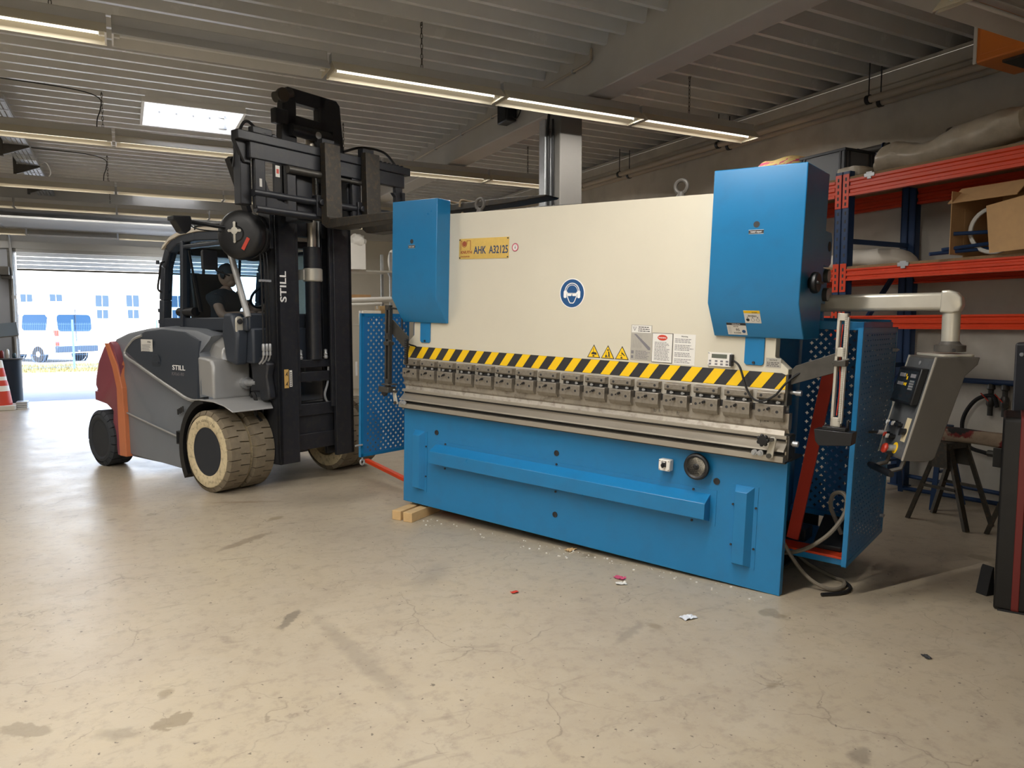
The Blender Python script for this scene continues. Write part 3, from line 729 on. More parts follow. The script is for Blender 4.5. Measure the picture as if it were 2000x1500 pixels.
MB().prism([(2.339+.034*cos(a), 1.484+.018*sin(a)) for a in [2*PI*k/28 for k in range(28)]], 1, -.0048, -.004).build('warning_oval', m_red, p2, smooth=0)
text('warning_lettering', 'WARNING', .0145, m_signwhite, p2, T(2.339, -.005, 1.479) @ FRONT, align='CENTER', squash=.78)
lines(p2, 2.286, 2.395, 1.338, 1.458, 14, m_inkgrey, -.0042)
fr = MB().box(2.268, 2.410, -.003, 0, 1.508, 1.513).box(2.268, 2.410, -.003, 0, 1.325, 1.330).box(2.267, 2.271, -.003, 0, 1.325, 1.513).box(2.407, 2.411, -.003, 0, 1.325, 1.513).build('plate_frame', m_ink, p2, smooth=0)
p3 = plate('notice_sheet', 2.414, 2.562, 1.322, 1.512, m_paper, t=.0012)
text('notice_heading', 'Warning', .0125, m_ink, p3, T(2.488, -.0014, 1.494) @ FRONT, align='CENTER')
lines(p3, 2.425, 2.552, 1.330, 1.486, 16, m_inkgrey, -.0013, skip=(3, 8, 12))
p4 = plate('notice_plate', 3.003, 3.090, 1.343, 1.398, m_greypaper)
text('notice_lettering', 'NOTICE', .012, m_ink, p4, T(3.046, -.0022, 1.382) @ FRONT, align='CENTER'); lines(p4, 3.01, 3.085, 1.348, 1.376, 3, m_ink, -.0021)
# thickness read-out box with its lead
db = MB().box(2.652, 2.806, -.012, -.008, 1.327, 1.412).build('readout_box', m_white, press, bevel=.002)
MB().box(2.662, 2.796, -.008, -.0, 1.333, 1.406).build('readout_case', m_ink, db)
MB().box(2.797, 2.812, -.04, -.0, 1.335, 1.405).build('readout_side', m_ink, db, bevel=.003)
MB().box(2.676, 2.772, -.0135, -.012, 1.378, 1.402).build('readout_screen', pm('lcd_grey', '62665d', .25), db, smooth=0)
g = MB()
for i in range(2):
    for j in range(4): g.box(2.664+.034*j if j else 2.660, 2.680+.034*j if j else 2.674, -.0135, -.012, 1.336+.018*i, 1.347+.018*i)
g.build('readout_keys', m_inkgrey, db, smooth=0)
g = MB()
for x in (2.657, 2.801):
    for z in (1.332, 1.407): g.cyl((x, -.012, z), (x, -.016, z), .004, 8)
g.each('screw', m_galv, db)
MB().tube(curve([(2.81, -.03, 1.366), (2.84, -.05, 1.364), (2.875, -.06, 1.33), (2.92, -.068, 1.22), (2.965, -.072, 1.16), (3.02, -.07, 1.152), (3.09, -.07, 1.19), (3.15, -.06, 1.27), (3.22, -.03, 1.33), (3.3, .02, 1.345), (3.38, .0, 1.35)], 7), .0065, 8).build('readout_lead', m_hose, db)
# labels on the right housing's slanted lower face
SL = Matrix(((1, 0, 0, 0), (0, .125/.2294, .192/.2294, -.025), (0, -.192/.2294, .125/.2294, 1.513), (0, 0, 0, 1)))
q = math.atan2(.125, .192)
SLM = T(0, -.025, 1.513) @ RX(PI/2) @ RX(q)            # local x along, local y up the slant, z outwards
SLM = Matrix(((1, 0, 0, 0), (0, -.125/.2291, -.192/.2291, -.0255), (0, .192/.2291, -.125/.2291, 1.5128), (0, 0, 0, 1)))
lb = MB().box(2.782, 2.898, .015, .098, 0, .0012).build('service_sticker', m_paper, press, M=SLM, smooth=0)
MB().box(2.782, 2.898, .082, .0985, .0012, .0016).build('sticker_header', m_ink, lb, smooth=0)
text('sticker_maker', 'HOERATH', .0105, m_signwhite, lb, T(2.84, .0855, .0017), align='CENTER')
text('sticker_writing', '95', .024, m_ink, lb, T(2.833, .042, .0014)); text('sticker_date', '22.10.2025', .010, m_ink, lb, T(2.818, .026, .0014)); text('sticker_number', 'A32125', .010, m_ink, lb, T(2.82, .070, .0014))
g = MB()
for i in range(5): g.box(2.788, 2.806, .026+.010*i, .0275+.010*i, .0012, .0016)
g.build('printed_lines', m_inkgrey, lb, smooth=0)
MB().cyl((2.880, .040, .001), (2.880, .040, .0018), .011, 20).build('sticker_seal', m_signblue, lb)
lb = MB().box(2.898, 2.992, .10, .185, 0, .0012).build('selector_sticker', m_paper, press, M=SLM, smooth=0)
MB().box(2.898, 2.992, .167, .185, .0012, .0017).build('sticker_header', m_yellow, lb, smooth=0)
text('header_lettering', 'Schalter', .010, m_ink, lb, T(2.945, .170, .0018)); text('selector_lettering', 'Betriebsart', .011, m_ink, lb, T(2.945, .147, .0014), align='CENTER')
g = MB()
for i in range(3): g.torus((2.916+.029*i, .122, .0014), (0, 0, 1), .0095, .0007, 20, 4); g.cyl((2.916+.029*i, .138, .001), (2.916+.029*i, .138, .0017), .0028, 10)
g.box(2.911, 2.982, .142, .1428, .001, .0016).cyl((2.916, .122, .001), (2.916, .122, .0016), .009, 16)
g.build('selector_dials', m_ink, lb)
# lifting eyes on the ram
for x in (.752, 2.398):
    e = MB().torus((x, .04, 2.425), (0, 1, 0), .040, .0125, 24, 8).build('lifting_eye', m_pgrey, press)
    MB().lathe([(.03, 0), (.026, .012), (.018, .03)], (x, .04, 2.362), (0, 0, 1), 16).build('eye_shank', m_pgrey, e)
# ---- hydraulics beside the right housing
tk = MB().prism([(.22, 1.94), (.40, 1.94), (.44, 1.96), (.44, 2.10), (.41, 2.145), (.22, 2.145)], 0, 2.95, 3.21).build('valve_tank', m_blue, press, bevel=.006)
MB().cyl((3.209, .38, 2.06), (3.2125, .38, 2.06), .03, 20).build('tank_port', m_ink, tk)
vb = MB().box(2.98, 3.20, .24, .42, 1.72, 1.93).build('valve_block', m_blue, press, bevel=.004)
for z in (1.885, 1.775):
    g = MB().cyl((3.20, .36, z), (3.225, .36, z), .040, 24).build('pressure_gauge', m_dsteel, vb)
    MB().cyl((3.225, .36, z), (3.227, .36, z), .034, 24).build('gauge_dial', m_galv, vb)
    MB().cyl((3.13, .42, z), (3.13, .60, z), .018, 12).cyl((3.13, .57, z), (3.13, .60, z), .032, 6).build('valve_stem', m_dsteel, vb)
# ---- end levers on the die rail
for x, s in ((.0, -1), (3.13, 1)):
    c = (x+s*.01 if s < 0 else 3.085)
    lv = MB().prism([(c-.02, .83), (c+.02, .83), (c+.034 if s > 0 else c-.01, .94), (c+.024 if s > 0 else c-.025, .955), (c+.0 if s > 0 else c-.045, .95)], 1, -.092, -.078).build('rail_lever', m_alu, press, bevel=.003)
    MB().cyl((c, -.092, .842), (c, -.104, .842), .014, 12).cyl((c+.012, -.092, .938), (c+.012, -.112, .938), .012, 12).each('lever_bolt', m_dsteel, lv)
    k = MB(); kc = V((c-.03, -.125, .932)) if s > 0 else V((c-.09, -.13, .925))
    for i in range(7):
        a = 2*PI*i/7; k.ball((kc.x+.026*cos(a), kc.y, kc.z+.026*sin(a)), (.012, .012, .012), 8, 6)
    k.cyl((kc.x, kc.y+.012, kc.z), (kc.x, kc.y-.012, kc.z), .027, 20).cyl((kc.x, kc.y, kc.z), (c+.01, -.09, .938), .008, 8)
    k.build('star_knob', m_black, lv)
    g = MB()
    for i in range(2): g.lathe([(.018, 0), (.018, .012), (.008, .012), (.008, .02), (0, .02)], (c-s*(.055+.035*i), -.072, .848), (0, -1, 0), 14)
    g.each('rail_screw', m_galv, lv)
for z, dz in ((1.205, 0), (.91, 0)):
    MB().cyl((3.14, .02, z), (3.195, .02, z), .011, 12).cyl((3.18, .02, z), (3.21, .02, z), .017, 12).each('end_screw', m_galv, press)
MB().box(3.135, 3.15, -.04, .05, 1.13, 1.31).build('ram_end_plate', m_dsteel, press, bevel=.002)
MB().box(3.158, 3.172, -.02, .09, .815, .955).build('rail_end_plate', m_dsteel, press, bevel=.002)
# ---- guard posts with slotted scales at both ends
def guard(x, y, z0, z1, side):
    g = MB()
    for q in (-.026, .012): g.box(x+q, x+q+.014, y-.018, y+.018, z0, z1)
    g.box(x-.026, x+.026, y-.018, y+.018, z1-.04, z1).box(x-.026, x+.026, y-.018, y+.018, z0, z0+.05).box(x-.026, x+.026, y-.018, y+.018, z0+.38, z0+.43)
    p = g.build('guard_post', m_alu if side > 0 else m_dsteel, press, bevel=.002)
    MB().box(x+.027, x+.030, y-.016, y+.016, z0+.02, z1-.02).build('scale_strip', m_white if side > 0 else m_dsteel, p, smooth=0)
    tk = MB()
    for i in range(60): tk.box(x+.012, x+.0265, y-.0186, y-.018, z0+.03+.01*i, z0+.031+.01*i)
    tk.build('scale_ticks', m_ink, p, smooth=0)
    MB().tube(curve([(x, y, z1-.06), (x-.005, y+.004, z1-.2), (x+.006, y, z1-.4), (x, y, z0+.06)], 6), .003, 6).build('post_lead', m_red if side > 0 else m_pgrey, p)
    MB().box(x-.03, x+.034, y-.03, y+.03, z0+.33, z0+.36).cyl((x-.035, y-.02, z0+.345), (x+.05, y-.02, z0+.37), .007, 8).build('post_clamp', m_dsteel, p, bevel=.002)
    hd = MB()
    if side > 0:
        hd.prism([(x-.10, z0-.02), (x-.09, z0-.085), (x-.07, z0-.11), (x+.095, z0-.09), (x+.10, z0-.02)], 1, y-.05, y+.05).box(x-.06, x+.06, y-.04, y+.04, z0-.02, z0)
        hd.cyl((x+.06, y, z0-.01), (x+.06, y, z0+.04), .008, 8)
    else:
        hd.box(x-.07, x+.05, y-.045, y+.045, z0-.06, z0-.015).box(x-.03, x+.06, y-.05, y+.05, z0+.0, z0+.012).cyl((x, y, z0-.02), (x, y, z0+.02), .025, 12)
    hd.build('guard_sensor', m_black if side > 0 else m_dsteel, p, bevel=.004)
    if side > 0:
        MB().prism([(x+.0, z0+.30), (x+.0, z0+.41), (x-.24, z0+.315), (x-.26, z0+.29), (x-.26, z0+.205)], 1, y+.02, y+.03).build('guard_arm', m_dsteel, p, bevel=.002)
    else:
        MB().prism([(x, z0+.44), (x, z0+.54), (x+.03, z0+.54), (x+.21, z0+.41), (x+.21, z0+.28)], 1, y+.02, y+.03).build('guard_arm', m_dsteel, p, bevel=.002)
        e = MB()
        for i in range(11): e.cyl((x+.2, y+.0, z0+.20+.018*i), (x+.225, y+.0, z0+.20+.018*i), .012, 8)
        e.build('cable_coil', m_hose, p)
        MB().tube(curve([(x+.02, y, z1-.02), (x+.08, y+.06, z1-.05), (x+.10, y+.06, z1-.2), (x+.15, y+.06, z1-.3), (x+.25, y+.07, z1-.33)], 6), .007, 6).build('cable_loop', m_hose, p)
guard(-.093, -.10, .985, 1.645, -1)
guard(3.425, -.06, 1.05, 1.665, 1)
# ---- perforated side guards
def perforated(name):
    m = bpy.data.materials.new(name); N, L, b = nt(m); c = lin('2a6fa8')
    b.inputs['Base Color'].default_value = (*c, 1); b.inputs['Roughness'].default_value = .4
    tc = N.new('ShaderNodeTexCoord'); sp = N.new('ShaderNodeSeparateXYZ'); L.new(tc.outputs['UV'], sp.inputs[0])
    def M(op, a, b2=None):
        n = N.new('ShaderNodeMath'); n.operation = op
        for i, q in enumerate((a, b2)):
            if q is None: continue
            if hasattr(q, 'links'): L.new(q, n.inputs[i])
            else: n.inputs[i].default_value = q
        return n.outputs[0]
    u = M('DIVIDE', sp.outputs[0], .062); v = M('DIVIDE', sp.outputs[1], .062)
    def plus(u, v):
        fu = M('ABSOLUTE', M('SUBTRACT', M('FRACT', u), .5)); fv = M('ABSOLUTE', M('SUBTRACT', M('FRACT', v), .5))
        a = M('MULTIPLY', M('LESS_THAN', fu, .19), M('LESS_THAN', fv, .06)); c2 = M('MULTIPLY', M('LESS_THAN', fu, .06), M('LESS_THAN', fv, .19))
        return M('MAXIMUM', a, c2)
    h = M('MAXIMUM', plus(u, v), plus(M('ADD', u, .5), M('ADD', v, .5)))
    edge = M('MULTIPLY', M('GREATER_THAN', sp.outputs[0], .05), M('LESS_THAN', sp.outputs[0], 100.))
    t = N.new('ShaderNodeBsdfTransparent'); x = N.new('ShaderNodeMixShader')
    L.new(M('MULTIPLY', h, edge), x.inputs[0]); L.new(b.outputs[0], x.inputs[1]); L.new(t.outputs[0], x.inputs[2]); L.new(x.outputs[0], N['Material Output'].inputs[0])
    return m
m_perf = perforated('perforated_blue')
def perf_sheet(name, pts, wd, hg, par):
    """flat sheet with uv in metres so the punched crosses keep their size"""
    me = bpy.data.meshes.new(name); me.from_pydata([tuple(p) for p in pts], [], [(0, 1, 2, 3)])
    uv = me.uv_layers.new(name='uv'); 
    for i, q in enumerate(((0, 0), (wd, 0), (wd, hg), (0, hg))): uv.data[i].uv = q
    me.materials.append(m_perf); o = bpy.data.objects.new(name, me); COL.objects.link(o); o.parent = par
    so_ = o.modifiers.new('thickness', 'SOLIDIFY'); so_.thickness = .0015
    return o
def guard_door(X, y0, y1, z0, z1):
    f = MB(); t = .028
    for q in ((y0, y0+.004, z0, z1), (y1-.004, y1, z0, z1), (y0, y1, z0, z0+.004), (y0, y1, z1-.004, z1)): f.box(X-t, X, *q)
    for q in ((y0, y0+.03, z0, z1), (y1-.03, y1, z0, z1), (y0, y1, z0, z0+.03), (y0, y1, z1-.03, z1)): f.box(X-.003, X, *q)
    d = f.build('guard_door', m_blue, press, smooth=0)
    perf_sheet('perforated_sheet', [(X-.002, y0+.02, z0+.02), (X-.002, y1-.02, z0+.02), (X-.002, y1-.02, z1-.02), (X-.002, y0+.02, z1-.02)], y1-y0-.04, z1-z0-.04, d)
    return d
d = guard_door(-.57, .02, .60, .283, 1.568)
MB().torus((-.585, .05, .235), (1, 0, 0), .022, .009, 16, 8).cyl((-.585, .05, .25), (-.585, .05, .29), .008, 8).build('door_ring', m_galv, d)
MB().cyl((-.55, .02, .40), (-.55, -.06, .40), .008, 8).build('door_bolt', m_galv, d)
d = guard_door(3.47, .21, 1.17, .19, 1.587)
MB().cyl((3.47, 1.05, 1.44), (3.50, 1.05, 1.44), .012, 10).box(3.495, 3.5, 1.0, 1.1, 1.435, 1.445).build('door_latch', m_galv, d)
MB().cyl((3.47, 1.05, .33), (3.495, 1.05, .33), .012, 10).box(3.49, 3.495, 1.02, 1.08, .325, .335).build('door_latch', m_galv, d)
for x0, x1 in ((2.88, 3.44), (-.55, .27)):
    yb = 1.10 if x0 > 0 else .64
    b_ = perf_sheet('guard_back', [(x0, yb, .28), (x1, yb, .28), (x1, yb, 1.6), (x0, yb, 1.6)], x1-x0, 1.32, press)
    MB().box(x0, x1, yb-.04, yb+.002, 1.59, 1.635).box(x0, x1, yb-.04, yb+.002, .25, .29).each('guard_rail', m_blue, b_, bevel=.003)
MB().box(2.87, 3.45, .30, .345, 1.57, 1.62).box(3.40, 3.45, .30, 1.1, 1.58, 1.62).each('guard_top_frame', m_blue, press, bevel=.003)
sh_ = MB().box(2.87, 3.42, .42, 1.08, .13, .17).build('guard_shelf', m_blue, press, bevel=.003)
MB().box(2.87, 3.41, .41, .56, .17, .185).build('shelf_lining', m_orange, sh_, bevel=.002)
MB().beam((3.06, .55, .20), (3.20, .62, 1.32), .075, .02, (0, 1, 0)).build('guard_brace', m_red, press)
pd = MB().prism([(.0, 0), (.30, 0), (.30, .14), (.22, .17), (.05, .06), (0, .03)], 0, 0, .17).build('pedal_block', m_black, press, bevel=.006, loc=(3.20, .50, .185))
MB().box(2.95, 3.12, .62, .78, .17, .25).build('pump_block', m_black, press, bevel=.006)
MB().tube(curve([(2.9, .35, .16), (3.05, .30, .165), (3.2, .28, .22), (3.33, .30, .33), (3.40, .36, .45), (3.40, .42, .54), (3.36, .45, .575), (3.31, .46, .55), (3.30, .47, .47), (3.33, .5, .38), (3.36, .52, .30)], 8), .013, 8).build('pedal_cable', m_cable, press)
MB().box(.05, .2, .1, 1.1, -.04, .02).box(2.5, 2.65, .15, 1.1, .0, .02).build('foot_rail', m_ink, press)
# ---- swinging arm and control pendant
PI_M = PM.inverted()
def W2P(p): return PI_M @ V(p)
e0, e1 = V((1.80, 4.62, 1.722)), V((2.405, 4.11, 1.722))
bs = MB().cyl(W2P((1.86, 4.57, 1.60)), W2P((1.86, 4.57, 1.80)), .06, 20).cyl(W2P((1.84, 4.585, 1.63)), W2P((1.74, 4.67, 1.63)), .035, 14).build('arm_pivot', m_blue, press)
ar = MB().beam(W2P(e0), W2P(e1), .085, .10, W2P(e1+V((0, 0, 1)))-W2P(e1)).build('swing_arm', m_alu, press, bevel=.02, seg=3)
MB().beam(W2P(e0+(e1-e0)*.02), W2P(e0+(e1-e0)*.11), .10, .115, W2P(e1+V((0, 0, 1)))-W2P(e1)).build('arm_collar', m_pgrey, ar, bevel=.015)
dd = (e1-e0).normalized(); rt = V((dd.y, -dd.x, 0))
el = MB(); prof = [(-.02, -.06), (.035, -.068), (.075, -.055), (.088, -.02), (.082, .02), (.055, .05), (.02, .062), (-.015, .06)]
rings = []
for s_ in (-.052, -.045, .045, .052):
    k = .88 if abs(s_) > .05 else 1
    rings.append([W2P(e1 + dd*(p[0]*k - .0) + V((0, 0, p[1]*k)) + rt*s_) for p in prof])
el.loft(rings).build('arm_elbow', m_alu, ar, bevel=.012)
vt = MB().cyl(W2P((2.405+dd.x*.03, 4.11+dd.y*.03, 1.475)), W2P((2.405+dd.x*.03, 4.11+dd.y*.03, 1.68)), .045, 24).build('drop_tube', m_alu, ar)
tc_ = V((2.405+dd.x*.03, 4.11+dd.y*.03, 0))
MB().lathe([(.045, .082), (.056, .066), (.062, .064), (.078, .06), (.078, .026), (.07, .024)], W2P(tc_+V((0, 0, 1.42))), W2P(tc_+V((0, 0, 2)))-W2P(tc_+V((0, 0, 1))), 28).build('rotary_joint', m_pgrey, ar)
# pendant local axes: x across the face, y out of the back, z up
yaw = 1.48
ex = -V((cos(yaw), sin(yaw), 0)); ey = V((-ex.y, ex.x, 0)) ; ey = V((sin(yaw), -cos(yaw), 0))
PDM = PI_M @ frame(ex, ey, V((0, 0, 1)), V((2.279+cos(yaw)*.333, 3.95+sin(yaw)*.333, 1.42)))
# face leans: the bottom comes forward by .27 per metre
LN = Matrix(((1, 0, 0, 0), (0, 1, .269, 0), (0, 0, 1, 0), (0, 0, 0, 1)))
HP = .565; PWD = .333
pb = MB()
sec = [(0, 0), (0, -HP), (.11, -HP-.005), (.150, -HP+.005), (.160, -HP+.02), (.175, -.10), (.22, -.04), (.22, 0)]
pb.prism(sec, 0, 0, PWD); pb.xf(LN)
pend = pb.build('control_pendant', m_pgrey, press, M=PDM, bevel=.004)
def onface(m): return m.xf(LN)
onface(MB().box(.012, PWD-.014, -.003, 0, -HP+.012, -.012)).build('pendant_face', m_pface, pend, smooth=0)
for q in (.0, PWD-.012):
    onface(MB().box(q, q+.012, -.006, 0, -HP, 0)).build('face_trim', m_alu, pend, smooth=0)
sc_ = onface(MB().box(.035, PWD-.030, -.045, -.003, -.265, -.065)).build('display_case', m_black, pend, bevel=.006)
onface(MB().box(.052, PWD-.048, -.0465, -.045, -.250, -.082)).build('display_panel', m_darkglass, pend, smooth=0)
onface(MB().box(.07, .142, -.0475, -.0465, -.118, -.098).box(.07, .142, -.0475, -.0465, -.165, -.147).box(.205, .268, -.0475, -.0465, -.118, -.098)).each('display_readout', m_inkgrey, pend, smooth=0)
onface(MB().box(.150, .160, -.0475, -.0465, -.115, -.101).box(.165, .178, -.0475, -.0465, -.132, -.114).box(.150, .160, -.0475, -.0465, -.164, -.150).box(.168, .182, -.0475, -.0465, -.166, -.149)).each('yellow_key', m_yellow, pend, smooth=0)
g = MB()
for i in range(4):
    for j in range(4): g.box(.215+.014*j, .225+.014*j, -.0475, -.0465, -.143-.014*i, -.133-.014*i)
onface(g).build('display_keypad', m_galv, pend, smooth=0)
def btn(name, x, z, r, h, mat, ringmat=m_black):
    o = onface(MB().cyl((x, -.003, z), (x, -.02, z), r*1.15, 16)).build(name, ringmat, pend)
    onface(MB().cyl((x, -.02, z), (x, -.02-h, z), r, 16)).build('button_cap', mat, pend); return o
btn('push_button', .06, -.385, .0125, .012, m_signwhite); btn('push_button', .095, -.388, .0125, .008, m_inkblue); btn('push_button', .13, -.384, .0125, .012, m_signwhite); btn('push_button', .165, -.386, .0125, .01, m_black); btn('push_button', .195, -.388, .010, .01, m_black)
btn('push_button', .07, -.455, .0125, .010, m_red); btn('push_button', .110, -.460, .0125, .012, m_signwhite); btn('push_button', .15, -.460, .0125, .01, m_black)
k = onface(MB().cyl((.03, -.003, -.455), (.03, -.05, -.45), .013, 14)).build('key_switch', m_galv, pend)
onface(MB().box(.026, .034, -.10, -.05, -.458, -.444)).build('key', m_black, pend)
k = onface(MB().box(.232, .286, -.004, -.003, -.47, -.34)).build('selector_plate', pm('selector_cream', 'cdbf9c', .6), pend, smooth=0)
onface(MB().cyl((.258, -.004, -.415), (.258, -.03, -.415), .018, 18).box(.254, .262, -.036, -.028, -.435, -.395)).build('selector_knob', m_black, pend)
k = onface(MB().cyl((.20, -.003, -.515), (.20, -.005, -.515), .032, 24)).build('emergency_plate', m_yellow, pend)
onface(MB().cyl((.20, -.005, -.515), (.20, -.05, -.515), .018, 18)).build('emergency_collar', m_galv, pend)
onface(MB().lathe([(.014, .045), (.026, .052), (.028, .062), (.022, .07), (0, .073)], (.20, 0, -.515), (0, -1, 0), 20)).build('emergency_button', m_red, pend)
onface(MB().lathe([(.011, 0), (.012, .003), (0, .008)], (.17, -.003, -.038), (0, -1, 0), 16)).build('cover_lock', m_galv, pend)
hb = MB()
for q in (.07, .26): hb.tube([(q, .04-.152, -HP), (q, .02-.152, -HP-.055), (q, -.05-.152, -HP-.075)], .012, 6)
hb.each('handle_bracket', m_pgrey, pend)
MB().tube([(.02, -.205, -HP-.078), (.05, -.206, -HP-.078), (.16, -.206, -HP-.078), (.28, -.206, -HP-.078), (.32, -.205, -HP-.078)], [.016, .02, .019, .02, .016], 14).build('pendant_handle', m_black, pend)
MB().prism(rect_round(.02, PWD-.02, .02, .21, .03), 2, .0, .014).build('pendant_top', m_alu, pend, bevel=.003)
MB().cyl((.30, .10, .035), (.36, .07, .04), .009, 8).build('pendant_lever', m_black, pend)

# ================================================================ THE FORKLIFT
# local axes: x forward (mast side), y away from us (0 = outer face of the near tyres), z up
TH = rad(-37)
FM = T(-2.895, 6.898, 0) @ RZ(TH)
fork = thing('forklift_truck', 'large grey forklift with raised black mast, cream front tyres and red counterweight', 'forklift', FM)
CY = .95                                         # centre line
def mir(y): return 2*CY - y
# ---- wheels
def tyre(y0, y1, R, r, cx, mats, rimmat, name, lugs=22, outer=True, parent=fork):
    t = MB(); w_ = y1-y0; sh = .05
    prof = [(r, y0+.012), (r+.015, y0+.004), (R-sh-.03, y0), (R-sh, y0+.006), (R-.028, y0+.030), (R-.022, (y0+y1)/2), (R-.028, y1-.030), (R-sh, y1-.006), (R-sh-.03, y1), (r+.015, y1-.004), (r, y1-.012)]
    t.lathe(prof, (cx, 0, R), (0, 1, 0), 64, True)
    n0 = len(t.f); t.cur = 1
    for i in range(lugs):
        for s in (0, 1):
            a0 = 2*PI*(i+.5*s)/lugs; da = 2*PI/lugs*.9
            ya, yb = (y0+.004, y0+w_*.5) if s == 0 else (y1-.004, y0+w_*.5)
            vs = []
            for (yy, rr, sl) in ((ya, R-.04, 0), (ya + (.022 if s == 0 else -.022), R, 0), (yb, R, .22), (yb, R-.03, .22)):
                for a in (a0-da/2+sl*da*.3, a0, a0+da/2+sl*da*.3):
                    vs.append((cx+rr*cos(a), yy, R+rr*sin(a)))
            t.add(vs, [(q*3+p, q*3+p+1, q*3+p+4, q*3+p+3) for q in range(3) for p in range(2)] + [(0, 3, 6, 9), (2, 11, 8, 5)])
    o = t.build(name, mats, parent, smooth=30)
    rm = MB()
    if outer: rp_ = [(r+.004, y0+.012), (r-.012, y0+.010), (r-.022, y0+.03), (r-.03, y0+.11), (r*.55, y0+.13), (r*.5, y0+.12), (r*.3, y0+.12), (0, y0+.12)]
    else: rp_ = [(r+.004, y1-.012), (r-.012, y1-.010), (r-.03, y1-.11), (r*.55, y1-.13), (0, y1-.12)]
    rm.lathe(rp_, (cx, 0, R), (0, 1, 0), 48)
    for i in range(8):
        a = 2*PI*i/8; yb = y0+.122 if outer else y1-.122; d = -.014 if outer else .014
        rm.cyl((cx+r*.42*cos(a), yb, R+r*.42*sin(a)), (cx+r*.42*cos(a), yb+d, R+r*.42*sin(a)), .012, 6)
    rm.build('wheel_rim', rimmat, o)
    return o
RF = .39
o = tyre(.0, .245, RF, .232, 0, [m_tyre, m_tread], m_rim, 'front_tyre')
def arc_text(name, body, size, R_, c, a0, mat, par):
    m = MB()
    for i, ch in enumerate(body):
        if ch == ' ': continue
        cu = bpy.data.curves.new('c', 'FONT'); cu.body = ch; cu.size = size; cu.extrude = .0012; cu.resolution_u = 2; cu.align_x = 'CENTER'
        ob = bpy.data.objects.new('c', cu); me = bpy.data.meshes.new_from_object(ob); bpy.data.objects.remove(ob); a = a0-i*size*.78/R_
        M_ = Matrix(((sin(a), cos(a), 0, c[0]+R_*cos(a)), (0, 0, -1, c[1]), (-cos(a), sin(a), 0, c[2]+R_*sin(a)), (0, 0, 0, 1)))
        m.add([M_ @ v.co for v in me.vertices], [tuple(p.vertices) for p in me.polygons]); bpy.data.meshes.remove(me)
    m.build(name, mat, par, smooth=0)
arc_text('tyre_lettering', 'SOLIDPRO 700', .034, .285, (0, .0005, RF), rad(118), m_tread, o)
tyre(.265, .51, RF, .232, 0, [m_tyre, m_tread], m_rim, 'front_tyre')
tyre(mir(.245), mir(.0), RF, .232, 0, [m_tyre, m_tread], m_rim, 'front_tyre', outer=False)
tyre(mir(.51), mir(.265), RF, .232, 0, [m_tyre, m_tread], m_rim, 'front_tyre', outer=False)
m_rt = pm('rear_tyre', '31353b', .75, 0, .15, 12, .06, 80)
tyre(.0, .28, .315, .21, -2.19, [m_rt, m_rt], m_rim, 'rear_tyre', 20)
tyre(mir(.28), mir(.0), .315, .21, -2.19, [m_rt, m_rt], m_rim, 'rear_tyre', 20, outer=False)
MB().cyl((-2.17, .3, .315), (-2.17, 1.6, .315), .07, 12).cyl((0, .4, RF), (0, 1.5, RF), .11, 16).build('axle', m_dsteel, fork)
# ---- chassis and bodywork: side outline with a wheel arch, lofted across the width so that the upper edges roll inwards
def arch(r, cx, cz, a0, a1, n=14): return [(cx+r*cos(a0+(a1-a0)*i/n), cz+r*sin(a0+(a1-a0)*i/n)) for i in range(n+1)]
side = [(-1.72, .19), (-.62, .15)] + arch(.50, -.0, .36, rad(206), rad(95), 12) + [(-.02, .868), (-.02, .90), (-.20, .92), (-.20, 1.24), (-.26, 1.30), (-.14, 1.47), (-.42, 1.535), (-1.0, 1.565), (-1.40, 1.545), (-1.80, 1.49), (-2.02, 1.42), (-2.08, 1.34), (-1.90, 1.16), (-1.74, .80)]
def roll(f, z, t):
    """t 0 at the middle … 1 at the near face: pull the top inwards and down a little"""
    return z
rings = []
for yv, k in ((.085, 1.), (.10, .4), (.13, .15), (.20, .05), (.32, 0), (CY, 0), (mir(.32), 0), (mir(.20), .05), (mir(.13), .15), (mir(.10), .4), (mir(.085), 1.)):
    rg = []
    for f, z in side:
        dz = max(0, z-1.05); g = (dz/.5)**1.6
        zz = z + .035*min(1, g*3) - (.06*k + .02*(1 if yv < .3 or yv > 1.6 else 0))*g*(1 if z > 1.2 else .5)
        inn = .10*g*(1 if yv < CY else -1)*max(0, 1-abs(yv-CY)/.9*0)*(1 if abs(yv-CY) > .5 else 0)
        rg.append(V((f, yv+inn, zz)))
    rings.append(rg)
body = MB().loft(rings).build('body_shell', m_grey, fork, smooth=40)
